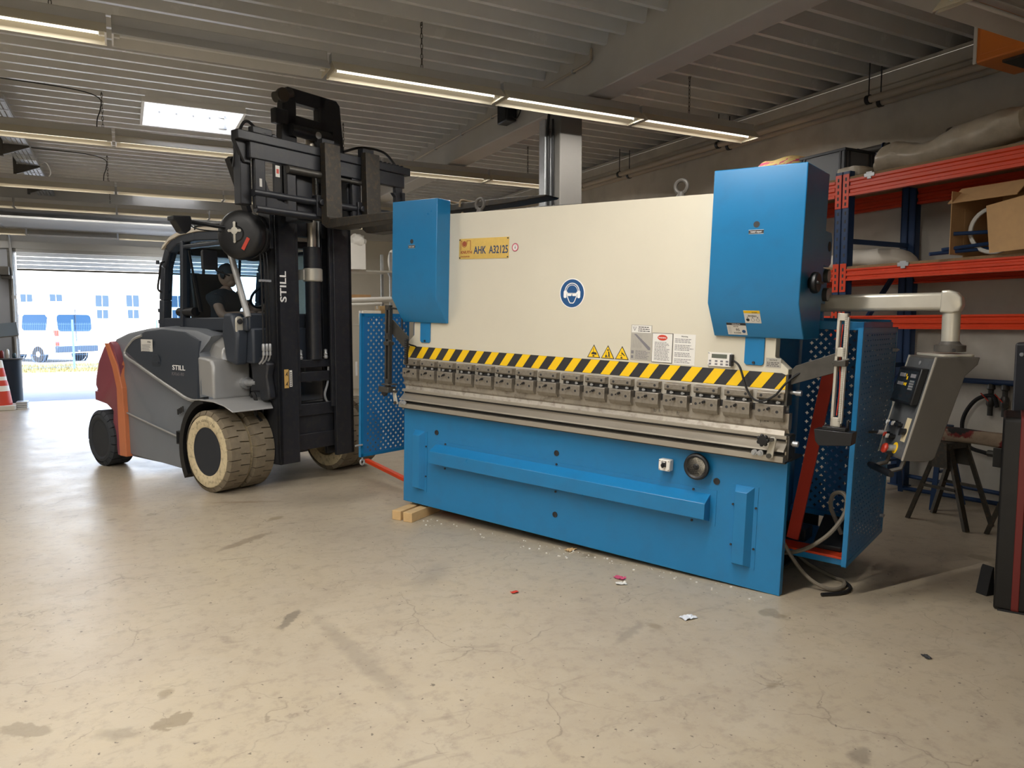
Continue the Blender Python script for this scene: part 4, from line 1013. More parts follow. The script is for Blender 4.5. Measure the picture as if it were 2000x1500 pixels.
# dark upper door panel with its light edge strip and a lifting handle
pan = [(-1.70, 1.30), (-1.55, 1.455), (-1.38, 1.515), (-1.05, 1.54), (-.62, 1.515), (-.285, 1.43), (-.245, 1.20), (-.235, .865), (-.42, .885), (-.62, .945), (-.86, 1.02), (-1.12, 1.105), (-1.42, 1.195)]
def skin_y(z): return .085 + .10*(max(0, z-1.05)/.5)**1.6
def overlay(poly, off, nz=10):
    """surface patch following the side of the body"""
    m = MB(); zs = sorted(set([p[1] for p in poly])); z0, z1 = zs[0], zs[-1]
    bm = bmesh.new(); vs = [bm.verts.new((p[0], 0, p[1])) for p in poly]; bm.faces.new(vs)
    for i in range(1, nz):
        z = z0+(z1-z0)*i/nz
        bmesh.ops.bisect_plane(bm, geom=bm.verts[:]+bm.edges[:]+bm.faces[:], plane_co=(0, 0, z), plane_no=(0, 0, 1))
    bm.verts.index_update()
    inner = [(v.co.x, skin_y(v.co.z)+.02, v.co.z) for v in bm.verts]; outer = [(v.co.x, skin_y(v.co.z)-off, v.co.z) for v in bm.verts]
    n = len(inner); fs = [tuple(v.index for v in f.verts) for f in bm.faces]
    be = [tuple(v.index for v in e.verts) for e in bm.edges if len(e.link_faces) == 1]
    m.add(outer+inner, fs + [tuple(i+n for i in f[::-1]) for f in fs] + [(a, b_, b_+n, a+n) for a, b_ in be]); bm.free()
    return m
pp = [tuple(q) for q in curve([(p[0], p[1], 0) for p in pan+[pan[0]]], 3)][:-1]
dp = overlay([(p[0], p[1]) for p in pan], .014).build('side_door', m_panel, fork, smooth=40)
ed = [(p[0], p[1]) for p in [V((q[0], q[1])) for q in pan[7:]] ] + [pan[0]]
st = []
for f, z in [(-.20, .845), (-.42, .862), (-.62, .92), (-.86, .993), (-1.12, 1.075), (-1.42, 1.168), (-1.72, 1.27), (-1.60, 1.42), (-1.42, 1.475)]: st.append((f, skin_y(z)-.012, z))
MB().tube(curve(st, 5), .016, 6).build('door_edge_strip', m_silver, dp)
hd = MB().lathe([(.085, 0), (.085, .004), (.07, .004)], (-1.02, skin_y(1.2)-.016, 1.20), (0, -1, 0), 28).box(-1.09, -.95, skin_y(1.2)-.032, skin_y(1.2)-.012, 1.19, 1.212).build('door_handle', m_panel, dp)
text('truck_lettering', 'STILL', .068, m_signwhite, dp, T(-.70, skin_y(1.17)-.017, 1.14) @ FRONT, squash=1.55, bold=.0012)
text('truck_type', 'RX60-80', .046, m_inkgrey, dp, T(-.70, skin_y(1.09)-.017, 1.085) @ FRONT, squash=1.4)
pl_ = MB().box(-1.37, -1.13, skin_y(1.37)-.028, skin_y(1.37)-.026, 1.28, 1.435).build('rental_sheet', m_paper, dp, smooth=0)
pl_.matrix_local = T(0, 0, 0)
text('sheet_lettering', 'STILL', .025, m_ink, dp, T(-1.23, skin_y(1.37)-.029, 1.40) @ FRONT, squash=1.3)
lines(dp, -1.35, -1.15, 1.29, 1.385, 7, m_inkgrey, skin_y(1.37)-.0285)
# silver nose box over the front wheel, cowl and flat wing
MB().prism([(.0, .875), (.0, 1.20), (-.035, 1.262), (-.26, 1.285), (-.26, .875)], 1, .095, .50).build('step_box', m_silver, fork, bevel=.025, seg=3)
cw_ = MB(); rg = []
for f, z0, z1, a, b_ in ((-.28, 1.26, 1.47, .22, .62), (-.16, 1.26, 1.47, .20, .64), (-.05, 1.25, 1.42, .22, .66), (.0, 1.24, 1.30, .26, .66)):
    rg.append([V((f, y, z)) for y, z in ((a, z0), (b_, z0), (b_, z1), (a+.10, z1), (a+.02, z1-.07))])
cw_.loft(rg).build('cowl', m_silver, fork, bevel=.02, seg=3)
fd = MB()
for i in range(1):
    prof = [(-.30, .855), (-.1, .872), (.15, .868), (.32, .842), (.43, .79)]
    q = [V((f, y, z)) for f, z in prof for y in (0, 0)]
    rings = [[V((f, .0+.02*(f > .35), z)), V((f, .50-.05*(f > .4), z)), V((f, .50-.05*(f > .4), z+.012)), V((f, .0+.02*(f > .35), z+.012))] for f, z in prof]
    fd.loft(rings)
fd.build('front_wing', m_silver, fork, bevel=.004)
MB().loft([[V((f, .0, z)), V((f, .5, z)), V((f, .5, z-.012)), V((f, .0, z-.012))] for f, z in [(-.02, .862), (-.1, .86)] + []] + []).build('wing_stay', m_black, fork)
ab = MB(); A = arch(.475, -.0, .375, rad(212), rad(97), 14); B = arch(.545, -.0, .365, rad(212), rad(97), 14)
rings = [[V((p[0], .035, p[1])), V((q_[0], .035, q_[1])), V((q_[0], .3, q_[1])), V((p[0], .3, p[1]))] for p, q_ in zip(A, B)]
ab.loft(rings).build('wheel_arch', m_black, fork, smooth=40)
MB().box(-1.70, -.60, .10, 1.80, .15, .24).build('side_sill', m_grey, fork, bevel=.02)
g = MB()
for k in range(4): g.box(-.64+.03*k, -.622+.03*k, .079, .09, .69+.012*k, .745+.012*k)
g.box(-.62, -.615, .05, .085, .40, .53).box(-.62, -.54, .05, .085, .40, .41).box(-.62, -.54, .05, .085, .52, .53).box(-.6, -.53, .07, .085, .41, .44)
g.build('battery_latch', m_ink, fork)
MB().tube([(-1.68, .074, .635), (-1.2, .074, .555), (-.62, .076, .465)], .010, 6).build('side_moulding', m_silver, fork)
# ---- counterweight, rounded in plan at the back
base = [(-1.68, .155), (-1.70, .90), (-1.80, 1.14), (-1.98, 1.36), (-2.08, 1.405), (-2.30, 1.34), (-2.52, 1.17), (-2.64, .98), (-2.66, .905), (-2.60, .86), (-2.63, .835), (-2.70, .83), (-2.70, .735), (-2.56, .725), (-2.30, .705), (-2.08, .64), (-1.95, .50), (-1.90, .34), (-1.87, .155)]
rings = []
for t in (-1, -.985, -.95, -.88, -.76, -.55, -.28, 0, .28, .55, .76, .88, .95, .985, 1):
    g = .60 + .40*math.sqrt(max(0, 1-abs(t)**2.6)); y = CY + t*.90
    rings.append([V(((-1.70+(f+1.70)*(g if z > .6 else 1)) if f < -1.70 else f, y, z)) for f, z in base])
cwt = MB().loft(rings).build('counterweight', m_cw, fork, smooth=50, bevel=.01)
bd = []
bandf = [(-1.60, .155), (-1.61, .55), (-1.635, .90), (-1.73, 1.15), (-1.91, 1.385)]; bandr = [(-1.75, .155), (-1.76, .55), (-1.76, .90), (-1.84, 1.12), (-2.0, 1.385)]
rings = [[V((a[0]-.05, .036, a[1])), V((b_[0]-.05, .036, b_[1])), V((b_[0]-.05, .2, b_[1])), V((a[0]-.05, .2, a[1]))] for a, b_ in zip(bandf, bandr)]
MB().loft(rings).build('orange_band', m_band, fork, smooth=0, bevel=.008)
MB().cyl((-2.6, CY, .62), (-2.72, CY, .60), .012, 8).box(-2.66, -2.6, CY-.06, CY+.06, .58, .70).build('tow_pin', m_dsteel, fork)
# ---- cab
X0, X1, CL, CR = -1.28, .10, .32, 1.52
cabp = MB()
def post(m, p, q, w_=.06, h=.06, up=(1, 0, 0)): m.beam(p, q, w_, h, up)
cab = MB()
for y in (CL, CR):
    s = 1 if y == CL else -1
    pts = [(-1.30, 1.55), (-1.27, 1.85), (-1.22, 2.20), (-1.12, 2.37), (-.95, 2.455), (-.6, 2.475), (-.05, 2.445)]
    for a, b_ in zip(pts[:-1], pts[1:]): cab.beam((a[0], y+s*.02, a[1]), (b_[0], y+s*.02, b_[1]), .09, .10, (0, 1, 0))
    cab.beam((-.86, y, 1.55), (-.80, y, 2.44), .05, .10, (0, 1, 0))
    cab.box(X0, .26, y-.02, y+.03, 1.53, 1.66)
    cab.beam((-.80, y, 2.38), (-.05, y, 2.38), .04, .09, (0, 1, 0))
cab.box(-1.31, -1.25, CL, CR, 1.55, 1.66).box(-1.2, -1.1, CL, CR, 2.33, 2.42).box(-.1, .0, CL, CR, 2.38, 2.45)
for y in (CL+.42, CL+.86): cab.beam((-1.27, y, 1.6), (-1.17, y, 2.35), .03, .03)
cabo = cab.build('cab_frame', m_cab, fork, bevel=.012)
for y in (CL, CR):
    MB().cyl((.26, y, 1.66), (-.02, y, 2.32), .030, 14).build('front_pillar', m_silver, cabo)
    MB().beam((-.85, y-.028 if y < CY else y+.028, 1.56), (-.79, y-.028 if y < CY else y+.028, 2.44), .012, .03, (0, 1, 0)).build('pillar_strip', m_silver, cabo)
rf = MB(); rings = []
for f, z in ((-1.20, 2.42), (-1.05, 2.50), (-.85, 2.545), (-.5, 2.56), (-.1, 2.54), (.05, 2.50)):
    rings.append([V((f, CL-.045, z-.045)), V((f, CL-.03, z)), V((f, CY, z+.02)), V((f, CR-.02, z)), V((f, CR+.02, z-.035)), V((f, CR, z-.05)), V((f, CL, z-.05))])
rf.loft(rings).build('cab_roof', m_roofcream, cabo, smooth=50)
MB().tube(curve([(-.55, CL-.03, 2.53), (-.5, CL-.03, 2.57), (.0, CL-.05, 2.55), (.1, CL-.05, 2.53)], 4), .016, 8).build('roof_rail', m_black, cabo)
g = MB()
for y in (CL, CR): g.add([(-1.2, y, 1.66), (-.88, y, 1.66), (-.83, y, 2.36), (-1.13, y, 2.33)], [(0, 1, 2, 3)]); g.add([(-.82, y, 1.66), (.22, y, 1.66), (-.04, y, 2.35), (-.78, y, 2.36)], [(0, 1, 2, 3)])
g.add([(.24, CL+.03, 1.68), (.24, CR-.03, 1.68), (-.03, CR-.03, 2.36), (-.03, CL+.03, 2.36)], [(0, 1, 2, 3)]); g.add([(-1.28, CL+.04, 1.66), (-1.28, CR-.04, 1.66), (-1.16, CR-.04, 2.33), (-1.16, CL+.04, 2.33)], [(0, 1, 2, 3)])
g.build('cab_glass', glassy('cab_glass_blue', 'c3d9e8', .04), cabo, smooth=0)
MB().box(-.2, .30, CL+.02, CR-.02, 1.22, 1.56).box(.18, .27, CL, CR, 1.54, 1.70).build('dashboard', m_cab, cabo, bevel=.02)
MB().beam((.0, CY-.1, 1.62), (-.22, CY-.1, 1.86), .05, .05).torus((-.24, CY-.1, 1.88), (-.75, 0, .65), .15, .013, 24, 8).build('steering_wheel', m_black, cabo)
st = MB().prism(rect_round(-.80, -.36, CY-.62, CY-.14, .06), 2, 1.46, 1.50).prism([(-.80, 1.58), (-.70, 1.58), (-.78, 2.12), (-.88, 2.12)], 1, CY-.60, CY-.16).build('driver_seat', m_black, cabo, bevel=.03)
MB().box(-1.25, -.3, CL+.02, CR-.02, 1.44, 1.50).build('cab_floor', m_cab, cabo)
MB().tube(curve([(-1.24, CL-.04, 1.93), (-1.24, CL-.075, 1.97), (-1.19, CL-.08, 2.1), (-1.16, CL-.075, 2.22), (-1.16, CL-.04, 2.25)], 4), .011, 8).build('grab_handle', m_black, cabo)
MB().cyl((-.95, CL-.005, 1.72), (-.65, CL-.005, 1.72), .045, 14).build('door_lever', m_black, cabo)
MB().beam((-.72, CL-.01, 2.34), (-.55, CL-.01, 1.72), .012, .02, (0, 1, 0)).build('wiper', m_black, cabo)
mr = MB().prism(rect_round(-.07, .085, 2.09, 2.265, .02), 0, .14, .17).build('cab_mirror', m_black, cabo, bevel=.008)
MB().cyl((.14, .08, 2.09), (.0, .30, 2.06), .008, 8).build('mirror_arm', m_black, cabo)
for z in (1.62, 1.74, 2.25): MB().cyl((-1.33, CL-.02, z-.02), (-1.33, CL-.02, z+.02), .018, 10).build('door_hinge', m_cab, cabo)
# access column beside the cab with a control grip
ac = MB().prism([(.02, 1.24), (.18, 1.20), (.22, 1.50), (.14, 1.70), (.0, 1.70), (-.04, 1.5)], 1, .22, .36).build('access_column', m_cab, fork, bevel=.03)
MB().prism(rect_round(.225, .305, 1.50, 1.668, .035), 0, .185, .205).build('work_lamp', m_alu, ac, bevel=.008)
MB().lathe([(.026, .205), (.026, .215), (.0, .218)], (0, .265, 1.62), (1, 0, 0), 20).build('lamp_lens', m_ink, ac)
# front of the truck between the mast rails
fb = MB().box(-.25, .12, .55, 1.35, .45, 1.22).build('front_bulkhead', m_grey, fork, bevel=.02)
MB().box(.05, .2, .56, 1.34, .45, .8).build('axle_housing', m_black, fork, bevel=.02)
# step plates
for z in (.5, .95): MB().box(-.1, .12, 1.38, 1.6, z, z+.02).build('step', m_dsteel, fork)
# ---- mast
FX = .47
def channel(m, y0, y1, z0, z1, x0, x1, t=.035, open_in=1):
    """rolled mast section: two flanges and a web; open_in +1 opens towards +y"""
    m.box(x0, x0+t, y0, y1, z0, z1).box(x1-t, x1, y0, y1, z0, z1)
    m.box(x0, x1, (y0 if open_in > 0 else y1-t), (y0+t if open_in > 0 else y1), z0, z1)
om = MB(); channel(om, .49, .72, .24, 2.64, .27, FX, .045, 1); channel(om, mir(.72), mir(.49), .24, 2.64, .27, FX, .045, -1)
om.box(.30, .42, .70, mir(.70), .34, .50).box(.27, .40, .70, mir(.70), .48, .72).box(.36, .42, .70, mir(.70), .68, .80).box(.27, .40, .70, mir(.70), 1.16, 1.24).box(.24, .34, .55, mir(.55), 2.46, 2.62)
om.prism([(.26, 2.3), (FX-.02, 2.3), (FX-.02, 2.72), (.36, 2.78), (.27, 2.70)], 1, .45, .49)
outer = om.build('outer_mast', m_mast, fork, bevel=.006)
im = MB(); channel(im, .60, .76, .75, 3.30, .30, .455, .03, 1); channel(im, mir(.76), mir(.60), .75, 3.30, .30, .455, .03, -1)
im.box(.30, .42, .74, mir(.74), 1.02, 1.12)
inner = im.build('inner_mast', m_mast, fork, bevel=.005)
# top frame of the inner mast with its rectangular opening
tf = MB()
tf.prism([(.60, 3.05), (.80, 3.05), (.80, 3.79), (.76, 3.83), (.70, 3.83), (.655, 3.79)], 0, .33, .43)
tf.prism([(1.07, 3.0), (1.42, 2.92), (1.335, 3.80), (1.29, 3.845), (1.07, 3.845)], 0, .33, .43)
tf.box(.33, .43, .70, 1.15, 3.715, 3.845).box(.33, .43, .70, 1.15, 3.50, 3.595)
tf.box(.36, .44, .55, .70, 3.48, 3.62)
tfo = tf.build('top_frame', m_mast, inner, bevel=.012)
MB().cyl((.43, .635, 3.745), (.46, .635, 3.745), .066, 24).cyl((.40, .58, 3.72), (.40, .76, 3.80), .05, 14).build('chain_pulley', m_dsteel, inner)
MB().cyl((.46, .635, 3.745), (.465, .635, 3.745), .058, 24).build('pulley_face', pm('pulley_ochre', '4b4338', .7), inner)
sc_ = MB().cyl((.46, .70, 3.44), (.46, 1.20, 3.44), .058, 18).box(.42, .52, 1.16, 1.24, 3.38, 3.50).cyl((.50, .98, 3.49), (.515, .98, 3.49), .0, 4).build('cross_cylinder', m_mast, inner)
MB().lathe([(.034, 0), (.034, .006), (0, .006)], (.515, .985, 3.43), (1, 0, 0), 20).build('cylinder_cap', m_galv, inner)
# lift cylinder, rod and hoses in the middle of the mast
lc = MB().cyl((.36, 1.0, 1.24), (.36, 1.0, 2.06), .078, 24).cyl((.36, 1.0, 2.06), (.36, 1.0, 2.36), .088, 24).build('lift_cylinder', m_mast, fork)
MB().cyl((.36, 1.0, 2.36), (.36, 1.0, 3.42), .045, 18).build('cylinder_rod', m_steel_b, lc)
MB().lathe([(.09, 2.02), (.098, 2.03), (.098, 2.14), (.09, 2.15)], (.36, 1.0, 0), (0, 0, 1), 24).box(.30, .42, .84, .86, 2.03, 2.13).build('cylinder_clamp', m_alu, lc)
g = MB()
for y, k in ((.83, 0), (1.09, .01), (1.12, -.01)):
    g.tube(curve([(.33, y, 1.3), (.33+k, y+k, 1.8), (.34, y-k, 2.3), (.33, y, 2.9), (.34, y, 3.3)], 4), .012, 8)
g.each('mast_hose', m_hose, lc)
g = MB().cyl((.37, 1.075, 2.25), (.37, 1.075, 3.3), .012, 8).cyl((.37, .80, 1.35), (.37, .80, 3.3), .010, 8)
g.each('lift_chain', m_galv, lc)
g = MB()
for y in (.80, 1.11): g.lathe([(.02, 0), (.026, .02), (.018, .03), (.022, .05), (.016, .06), (.018, .09), (0, .1)], (.40, y, 1.245), (0, 0, 1), 10)
g.tube(curve([(.38, 1.16, 1.16), (.40, 1.13, 1.0), (.40, 1.09, .88), (.40, 1.12, .80), (.40, 1.18, .79)], 5), .012, 8).tube(curve([(.2, 1.0, 1.15), (.2, 1.0, 1.02), (.2, 1.08, 1.0)], 4), .010, 8)
g.build('pipe_fittings', m_galv, lc)
text('mast_lettering', 'STILL', .098, m_signwhite, outer, T(FX+.001, .60, 1.80) @ frame((0, 0, 1), (0, -1, 0), (1, 0, 0), (0, 0, 0)), squash=1.32, bold=.0015)
dk = MB().box(FX, FX+.001, .555, .605, .98, 1.16).build('pictogram_plate', pm('pictogram_sand', 'c9a45e', .6), outer, smooth=0)
g = MB()
for z in (1.02, 1.115): g.prism([(.563, z-.02), (.583, z+.012), (.598, z+.028), (.59, z), (.598, z-.022), (.58, z-.008)], 0, FX+.001, FX+.0016)
g.each('pictogram', m_ink, outer, smooth=0)
MB().box(FX, FX+.001, .615, .645, .99, 1.15).build('serial_plate', m_paper, outer, smooth=0)
g = MB()
for i in range(7): g.box(FX+.001, FX+.0016, .622, .638, 1.0+.02*i, 1.010+.02*i)
g.build('serial_print', m_ink, outer, smooth=0)
MB().box(FX, FX+.001, 1.44, 1.47, 1.05, 1.20).build('serial_plate', m_paper, outer, smooth=0)
# tilt bracket and hose bundle on the near rail
MB().prism([(.14, 1.22), (.27, 1.30), (.44, 1.22), (.40, 1.10), (.43, .98), (.44, .88), (.30, .86), (.28, .94), (.12, .94), (.18, 1.06)], 1, .40, .49).build('tilt_bracket', m_mast, outer, bevel=.02)
MB().cyl((.0, .43, 1.02), (.22, .43, 1.03), .035, 14).cyl((-.1, .43, 1.02), (.05, .43, 1.02), .06, 14).build('tilt_cylinder', m_galv, fork)
g = MB()
for k in range(3):
    y = .37+.035*k
    g.tube(curve([(.42, y, 1.40), (.42, y, 1.7), (.43, y-.01, 2.0), (.40, y, 2.25), (.36, y-.02*k, 2.42)], 5), .0085, 8)
g.each('supply_hose', m_hose, outer)
for k in range(3):
    g = MB(); y = .37+.035*k
    g.lathe([(.014, .0), (.014, .03), (.010, .034), (.016, .05), (.016, .10), (.011, .11), (0, .115)], (.42, y, 1.30), (0, 0, 1), 10).tube(curve([(.42, y, 1.31), (.40, y, 1.26), (.36, y-.01, 1.22)], 4), .009, 8).build('hose_coupling', m_galv, outer)
MB().box(.40, .44, .35, .46, 1.99, 2.01).build('hose_clip', m_galv, outer)
MB().tube(curve([(.16, .40, .90), (.22, .38, .93), (.25, .39, .84), (.22, .40, .72), (.28, .42, .66)], 5), .018, 8).build('brake_hose', m_hose, outer)
# hose reel and mirror on its arm
ra = V((.42, -.9, .02)).normalized(); rc = V((.30, .27, 2.415))
rl_ = MB().lathe([(.0, .11), (.06, .112), (.07, .10), (.15, .10), (.20, .09), (.222, .07), (.228, .045), (.228, .0), (.222, -.02), (.19, -.03), (.19, -.05), (.215, -.06), (.222, -.08), (.215, -.10), (.222, -.12), (.215, -.14), (.222, -.16), (.20, -.18), (.1, -.19), (0, -.19)], rc, ra, 40).build('hose_reel', m_black, outer)
up = V((0, 0, 1)); rt = ra.cross(up).normalized()*-1; rt = up.cross(ra).normalized()
g = MB(); cc = rc + ra*.113 - rt*.02 + up*.03
for d, l in ((rt, .055), (rt*-1, .055), (up, .07), (up*-1, .10)): g.beam(cc, cc+d*l, .022, .006, ra); g.cyl(cc+d*l-ra*.003, cc+d*l+ra*.003, .013, 12)
g.cyl(cc-ra*.003, cc+ra*.004, .034, 16).build('reel_cross', m_alu, outer)
cc = rc + ra*.105
g = MB(); pc = cc + rt*.085 - up*.09; dv = (rt*.5+up*.85).normalized(); g.beam(pc-dv*.06, pc+dv*.06, .035, .003, ra).beam(pc-rt*.05+up*.06-dv*.015, pc-rt*.05+up*.06+dv*.015, .02, .003, ra); g.each('reel_label', m_red, outer, smooth=0)
MB().beam((.36, .30, 2.58), (.50, .02, 3.05), .05, .07).build('hose_guide', m_mast, outer)
mm = MB().prism([(-.36, 2.395), (-.36, 2.40), (-.335, 2.53), (-.21, 2.545), (-.20, 2.50), (-.215, 2.42), (-.26, 2.385), (-.30, 2.40), (-.345, 2.47), (-.36, 2.49)][3:]+[(-.375, 2.49), (-.375, 2.53)], 0, .15, .25).build('wing_mirror', m_black, outer, bevel=.01)
MB().cyl((.2, -.22, 2.50), (.22, .24, 2.475), .018, 10).tube(curve([(.2, -.21, 2.47), (.2, -.1, 2.44), (.21, .1, 2.44)], 4), .006, 6).build('mirror_bar', m_black, outer)
# ---- carriage with side shift and the two forks
KX = .72
ca = MB(); c0, c1 = -.02, 1.93
ca.box(KX, KX+.06, c0+.06, c1-.04, 3.02, 3.16).box(KX-.01, KX+.07, c0-.06, c1+.04, 3.16, 3.24).prism([(c0-.06, 3.24), (c0-.02, 3.24), (c0+.10, 3.12), (c0+.10, 2.98), (c0+.03, 2.98), (c0-.06, 3.16)], 0, KX-.03, KX+.02)
ca.box(KX-.10, KX+.0, c0+.0, c0+.11, 2.63, 3.16).box(KX, KX+.05, c0+.11, c0+.22, 2.60, 3.18).box(KX, KX+.05, c1-.16, c1-.06, 2.86, 3.18)
ca.box(KX, KX+.05, .42, .52, 2.62, 3.1).box(KX, KX+.05, 1.18, 1.28, 2.62, 3.1)
ca.prism([(c0+.22, 2.60), (c0+.22, 2.86), (c0+.26, 2.76), (c0+.34, 2.70), (c0+.46, 2.68), (c0+.46, 2.60)], 0, KX, KX+.05)
ca.prism([(c1-.10, 2.98), (c1-.02, 2.98), (c1-.02, 2.80), (c1-.05, 2.72), (c1-.10, 2.86), (c1-.20, 2.96)], 0, KX, KX+.05)
ca.box(KX-.18, KX, .56, .74, 2.55, 3.15).box(KX-.18, KX, mir(.74), mir(.56), 2.55, 3.15)
for y in (.2, .3): ca.cyl((KX, y, 3.24), (KX+.05, y, 3.24), .03, 10)
for i in range(6): ca.box(KX, KX+.06, 1.55+.06*i, 1.58+.06*i, 3.235, 3.255)
ca.box(KX-.02, KX+.05, c0+.1, c0+.3, 3.24, 3.30)
car = ca.build('carriage', m_mast, fork, bevel=.008)
MB().cyl((KX+.03, c0+.10, 2.735), (KX+.03, 1.75, 2.735), .035, 18).cyl((KX+.03, c0+.12, 2.60), (KX+.03, 1.5, 2.60), .035, 18).each('shift_shaft', m_mast, car)
MB().cyl((KX+.06, .42, 2.985), (KX+.06, 1.0, 2.985), .035, 16).cyl((KX+.06, 1.0, 2.985), (KX+.06, 1.4, 2.985), .02, 12).build('shift_cylinder', m_dsteel, car)
for y0 in (.78, 1.28):
    fk = MB(); y1 = y0+.185
    fk.prism([(KX+.07, 2.535), (KX+.13, 2.495), (KX+.18, 2.488), (3.0, 2.515), (3.33, 2.532), (3.35, 2.545), (3.0, 2.560), (KX+.20, 2.575), (KX+.155, 2.60), (KX+.14, 3.28), (KX+.07, 3.28)], 1, y0, y1)
    f_ = fk.build('fork_arm', pm('fork_steel_%d' % (y0*100), '3b3833', .55, .4, .2, 10, .05, 60, '5a4a38', .5), car, bevel=.006)
    MB().box(KX-.0, KX+.075, y0-.05, y0+.10, 2.60, 2.80).cyl((KX+.07, y0-.01, 2.73), (KX+.11, y0-.01, 2.73), .03, 12).build('fork_guide', m_mast, car, bevel=.006)
    MB().box(KX, KX+.08, y0+.02, y1-.02, 3.20, 3.33).build('fork_hook', m_mast, car, bevel=.006)
g = MB()
for p in ([(KX-.1, .42, 3.15), (KX-.06, .2, 3.30), (KX-.02, .06, 3.34), (KX-.05, .0, 3.2), (KX-.1, -.02, 2.95)], [(.45, 1.35, 3.35), (.5, 1.55, 3.42), (.65, 1.72, 3.38), (KX+.06, 1.78, 3.22)], [(.45, 1.3, 3.15), (.55, 1.45, 3.22), (.7, 1.62, 3.22)]):
    g.tube(curve(p, 6), .013, 8)
g.each('carriage_hose', m_hose, car)
MB().box(KX+.0505, KX+.0515, .30, .345, 2.90, 3.0).build('warning_label', m_paper, car, smooth=0)
MB().box(KX+.0505, KX+.0515, .135, .16, 2.79, 2.86).build('type_label', m_paper, car, smooth=0)
MB().box(KX+.0505, KX+.0521, .31, .335, 2.93, 2.97).build('label_mark', m_red, car, smooth=0)

# ---- the driver, seated in the cab
drv = thing('person', 'person in a black T-shirt driving the forklift, seen through the cab glass', 'person', FM @ T(-.52, .54, 1.39) @ RZ(.45))
def skinned(name, pts, edges, rad_, mat, par, root=0, sub=1):
    me = bpy.data.meshes.new(name); me.from_pydata([tuple(p) for p in pts], edges, []); me.materials.append(mat)
    o = bpy.data.objects.new(name, me); COL.objects.link(o); o.parent = par
    sk = o.modifiers.new('skin', 'SKIN'); sk.use_smooth_shade = True
    for i, r in enumerate(rad_):
        v = me.skin_vertices[0].data[i]; v.radius = (r, r) if not isinstance(r, tuple) else r
    me.skin_vertices[0].data[root].use_root = True
    sb_ = o.modifiers.new('sub', 'SUBSURF'); sb_.levels = sub; sb_.render_levels = sub+1
    return o
P = [(0, 0, .08), (.01, 0, .22), (.03, 0, .38), (.03, 0, .49), (.05, 0, .57), (.05, 0, .60),
     (.03, -.18, .48), (.15, -.24, .28), (.38, -.16, .30), (.46, -.14, .31),
     (.03, .18, .48), (.20, .30, .34), (.42, .24, .40), (.50, .22, .42),
     (.30, -.12, .10), (.52, -.13, .06), (.58, -.13, -.06), (.30, .12, .10), (.52, .13, .06), (.58, .13, -.06)]
E_ = [(0, 1), (1, 2), (2, 3), (3, 4), (4, 5), (3, 6), (6, 7), (7, 8), (8, 9), (3, 10), (10, 11), (11, 12), (12, 13), (0, 14), (14, 15), (15, 16), (0, 17), (17, 18), (18, 19)]
Rr = [(.16, .12), (.145, .12), (.165, .115), (.10, .085), .052, .05, .052, .05, .038, .03, .052, .05, .038, .03, .09, .065, .05, .09, .065, .05]
body_ = skinned('body', P, E_, Rr, m_skin, drv)
shirt = skinned('black_shirt', [(0, 0, .10), (.01, 0, .22), (.03, 0, .38), (.035, 0, .53), (.03, -.15, .485), (.10, -.225, .36), (.03, .15, .485), (.12, .25, .40)], [(0, 1), (1, 2), (2, 3), (3, 4), (4, 5), (3, 6), (6, 7)], [(.172, .132), (.165, .135), (.19, .14), (.135, .115), .105, .076, .105, .076], m_shirt, drv)
skinned('trousers', [(0, 0, .08), (.30, -.12, .10), (.52, -.13, .06), (.58, -.13, -.06), (.30, .12, .10), (.52, .13, .06), (.58, .13, -.06)], [(0, 1), (1, 2), (2, 3), (0, 4), (4, 5), (5, 6)], [(.175, .135), .10, .075, .06, .10, .075, .06], m_ink, drv)
hm = MB().ball((.07, 0, .70), (.098, .078, .115), 20, 14).ball((.10, 0, .64), (.06, .055, .06), 14, 8)
hm.prism([(.165, .70), (.19, .675), (.165, .665)], 1, -.012, .012)
for s in (-1, 1): hm.ball((.06, s*.080, .69), (.02, .012, .032), 8, 6)
hm.build('head', m_skin, drv)
fm = MB()
for s in (-1, 1): fm.ball((.155, s*.032, .715), (.010, .013, .008), 8, 6)
fm.box(.157, .166, -.022, .022, .640, .646); fm.build('face_features', m_ink, drv)
MB().sheet(lambda u, v: V((.062+.104*cos(PI*(.12+.38*v)*0+v*PI/2)*cos(2*PI*u)*(1.0), .084*cos(v*PI/2)*sin(2*PI*u), .715+.112*sin(v*PI/2))), 20, 8).build('hair', m_ink, drv)
MB().torus((.07, 0, .74), (1, 0, 0), .10, .010, 20, 6, 0, PI).ball((.07, -.09, .70), (.03, .02, .038), 10, 8).ball((.07, .09, .70), (.03, .02, .038), 10, 8).build('headset', m_black, drv)
for s, w_ in ((-1, (.47, -.14, .312)), (1, (.51, .22, .422))):
    wv = V(w_); hp = [wv, wv+V((.05, 0, .005)), wv+V((.085, 0, .0))]; ed = [(0, 1), (1, 2)]; rd = [.026, (.034, .018), (.03, .014)]
    for i in range(4):
        b0 = len(hp); o_ = (-.03+.02*i); ln = (.05, .06, .056, .042)[i]
        hp += [wv+V((.09, o_, .0)), wv+V((.09+ln*.6, o_, -.012)), wv+V((.09+ln*.85, o_, -.034))]; ed += [(2, b0), (b0, b0+1), (b0+1, b0+2)]; rd += [.010, .009, .008]
    b0 = len(hp); hp += [wv+V((.05, -s*.036, -.005)), wv+V((.085, -s*.05, -.02))]; ed += [(1, b0), (b0, b0+1)]; rd += [.011, .009]
    skinned('hand', hp, ed, rd, m_skin, drv)

